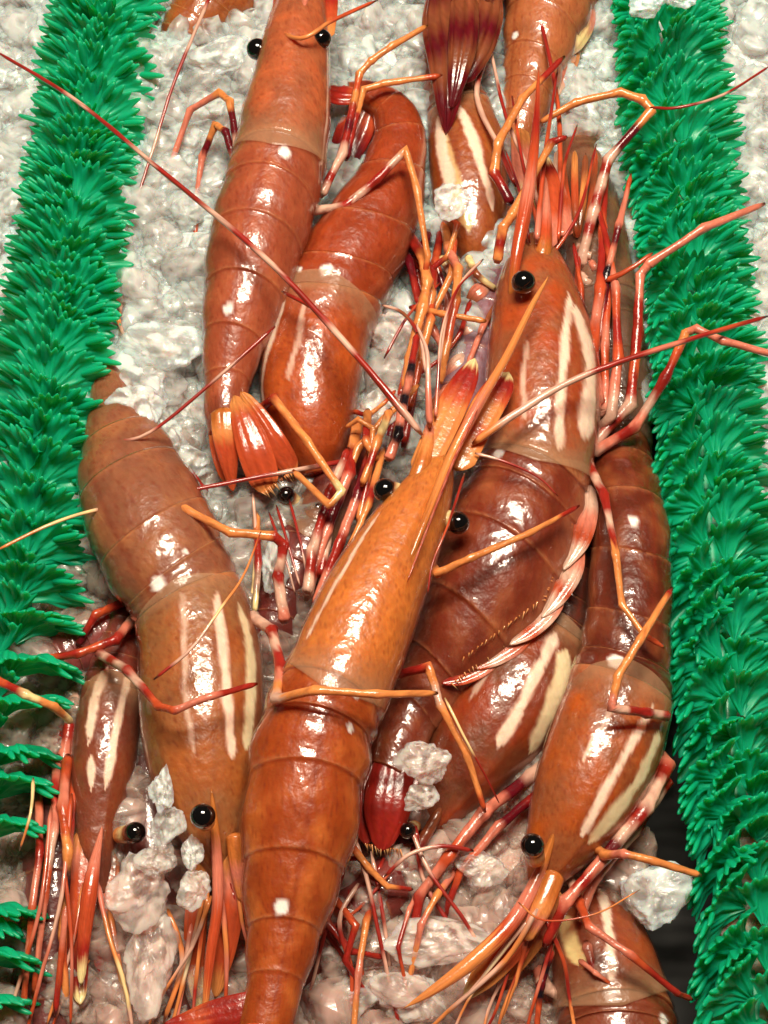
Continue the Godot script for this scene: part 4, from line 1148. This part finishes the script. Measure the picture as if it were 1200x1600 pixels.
# ---------------------------------------------------------------- plastic grass
func sprig(sd: int) -> ArrayMesh:
	var r := RandomNumberGenerator.new()
	r.seed = sd
	var V := PackedVector3Array()
	var I := PackedInt32Array()
	for layer in (2 if sd % 3 == 0 else 1):
		var nfing := [15, 12][layer] as int
		var reach: float = [1.0, 0.74][layer]
		var zoff: float = [0.0, 0.34][layer]
		var a0 := deg_to_rad(110.0 - layer * 10.0)
		var a1 := deg_to_rad(-26.0 + layer * 6.0)
		var p1 := r.randf() * TAU
		var p2 := r.randf() * TAU
		var spot := func(g: float, t: float) -> Vector3:      # a point of the leaf: g across it, t out from its root
			var ang := lerpf(a0, a1, g)
			var R := reach * (0.84 + 0.20 * smoothstep(0.2, 1.0, g) + 0.05 * sin(g * 8.0 + p1))
			var curl := -0.04 + 0.14 * (1.0 - g) + 0.05 * sin(g * 6.0 + p2)
			return Vector3(cos(ang) * R * t, sin(ang) * R * t, zoff * (0.25 + 0.75 * t) + curl * t * t - 0.16 * sin(PI * t))
		# a thick leaf with rounded teeth along its rim, fluted towards its root
		var per := 6
		var na := (nfing - 1) * per
		var rad := [0.05, 0.25, 0.45, 0.62, 0.76, 0.86, 0.93, 0.98, 1.0]
		var long := []
		for f in nfing + 1:
			long.append(r.randf_range(0.93, 1.07))
		for face in 2:
			var base0 := V.size()
			for i in na + 1:
				var g := float(i) / na
				var crest := 0.5 + 0.5 * cos(TAU * i / per)
				var tooth: float = lerpf(0.86, 1.0 * long[int(round(float(i) / per))], pow(crest, 0.75))
				for k in rad.size():
					var q: float = rad[k]
					var thick := lerpf(0.036, 0.050 + 0.026 * (crest - 0.4), smoothstep(0.35, 0.9, q)) * sqrt(maxf(1.0 - pow(q, 9.0), 0.0))
					V.append(spot.call(g, q * tooth) + Vector3(0, 0, thick * (1.0 if face == 0 else -1.0) + (0.012 * crest * q) + 0.06 * nf.get_noise_2d(g * 5.0 + sd, q * 2.0)))
			for i in na:
				for k in rad.size() - 1:
					var a := base0 + i * rad.size() + k
					var d := a + rad.size()
					if face == 0:
						I.append_array(PackedInt32Array([a, d, a + 1, a + 1, d, d + 1]))
					else:
						I.append_array(PackedInt32Array([a, a + 1, d, a + 1, d + 1, d]))
		# a few loose spikes stand off the face
		for f in (3 if layer == 0 else 1):
			var g := r.randf_range(0.15, 0.85)
			var grow := r.randf_range(0.92, 1.12)
			var tipz := r.randf_range(0.10, 0.24)
			var c0: Vector3 = spot.call(g, 0.5)
			var dir := (spot.call(g, 1.0) - c0 as Vector3).normalized()
			var sidev := dir.cross(Vector3(0, 0, 1)).normalized()
			var up := sidev.cross(dir)
			var ns := 8
			var base := V.size()
			var steps := [0.60, 0.68, 0.76, 0.84, 0.91, 0.96, 0.99, 1.0]
			for k in steps.size():
				var t: float = steps[k]
				var free := smoothstep(0.45, 1.0, t)
				var c: Vector3 = spot.call(g, lerpf(t, t * grow, free)) + Vector3(0, 0, tipz * free)
				var w: float = [0.040, 0.052, 0.056, 0.052, 0.044, 0.034, 0.020, 0.004][k]
				for j in ns:
					var ph := TAU * j / ns
					V.append(c + sidev * (cos(ph) * w) + up * (sin(ph) * w))
			for k in steps.size() - 1:
				for j in ns:
					var a := base + k * ns + j
					var b := base + k * ns + (j + 1) % ns
					I.append_array(PackedInt32Array([a, a + ns, b, b, a + ns, b + ns]))
	var arr := []
	arr.resize(Mesh.ARRAY_MAX)
	arr[Mesh.ARRAY_VERTEX] = V
	arr[Mesh.ARRAY_INDEX] = I
	var am := ArrayMesh.new()
	am.add_surface_from_arrays(Mesh.PRIMITIVE_TRIANGLES, arr)
	var st := SurfaceTool.new()
	st.create_from(am, 0)
	st.generate_normals()
	return st.commit()

func hedges():
	var meshes := []
	for i in 8:
		meshes.append(sprig(300 + i))
	var dark: StandardMaterial3D = M.green.duplicate()
	# axis points near height 24, far end first
	hedge(at(160, -60, 20), at(-92, 1660, 20), meshes, "green plastic grass hedge beside the pale striped prawn and the white ice", [-0.22, -0.70], dark)
	hedge(at(1035, -60, 20), at(1205, 1660, 20), meshes, "green plastic grass hedge with melting ice on it, beside the dark tray gap", [-0.25, 0.75], dark)

func hedge(a: Vector3, b: Vector3, meshes: Array, label: String, skew: Array, mat: Material):
	var along := b - a
	along.y = 0
	var total := along.length()
	along = along.normalized()
	var o := thing("plastic_grass_hedge", label, "plastic grass", Vector3(a.x, 0, a.z).lerp(Vector3(b.x, 0, b.z), 0.5), "plastic grass hedges beside the prawns")
	# the rail that the sprigs grow from
	var org := o.position
	var rings := []
	for i in 60:
		var c := a.lerp(b, i / 59.0)
		c.y = 0.004
		var fr := frame(along)
		rings.append({"c": c, "s": fr[0], "u": fr[1], "a": 0.004, "b": 0.006})
	var put := func(_i, _j, _r, _ph): return [1.0, Color(1, 1, 1)]
	part("rail", skin_rings(rings, even(16), put, org), mat, o)
	var n := int(total / 0.0122)
	var across := Vector3.UP.cross(along).normalized()      # towards +x for a hedge running towards +z
	if across.x < 0:
		across = -across
	for i in n:
		for side in 2:
			var sg := 1.0 if side == 0 else -1.0
			var f := (i + (0.0 if side == 0 else 0.5) + rng.randf_range(-0.12, 0.12)) / n
			var p := a.lerp(b, f)
			p += across * (sg * 0.0020)
			p.y = 0.016 + rng.randf_range(-0.002, 0.002)
			var sk: float = skew[side] + rng.randf_range(-0.14, 0.14)
			var out := across * sg
			out = (out + along * sk).normalized()
			var lean := rng.randf_range(0.75, 1.05)
			if a.x < 0.0 and sg > 0.0 and f > 0.60:      # the near end of this hedge is combed open
				lean = lerpf(lean, rng.randf_range(-0.20, 0.10), smoothstep(0.60, 0.74, f))
				if f > 0.80 and i % 4 == 0:
					continue
			var e1 := (out + Vector3(0, rng.randf_range(-0.12, 0.10), 0)).normalized()
			var e2 := (Vector3.UP - along * lean).normalized()
			e2 = (e2 - e1 * e1.dot(e2)).normalized()
			var e3 := e1.cross(e2)
			if e3.dot(along) < 0:
				e3 = -e3
			var s := rng.randf_range(0.0180, 0.0202)
			var m := part("sprig", meshes[rng.randi() % meshes.size()], mat, o)
			m.transform = Transform3D(Basis(e1 * s * 1.1, e2 * s * 1.08, e3 * s * 0.85), p - org)
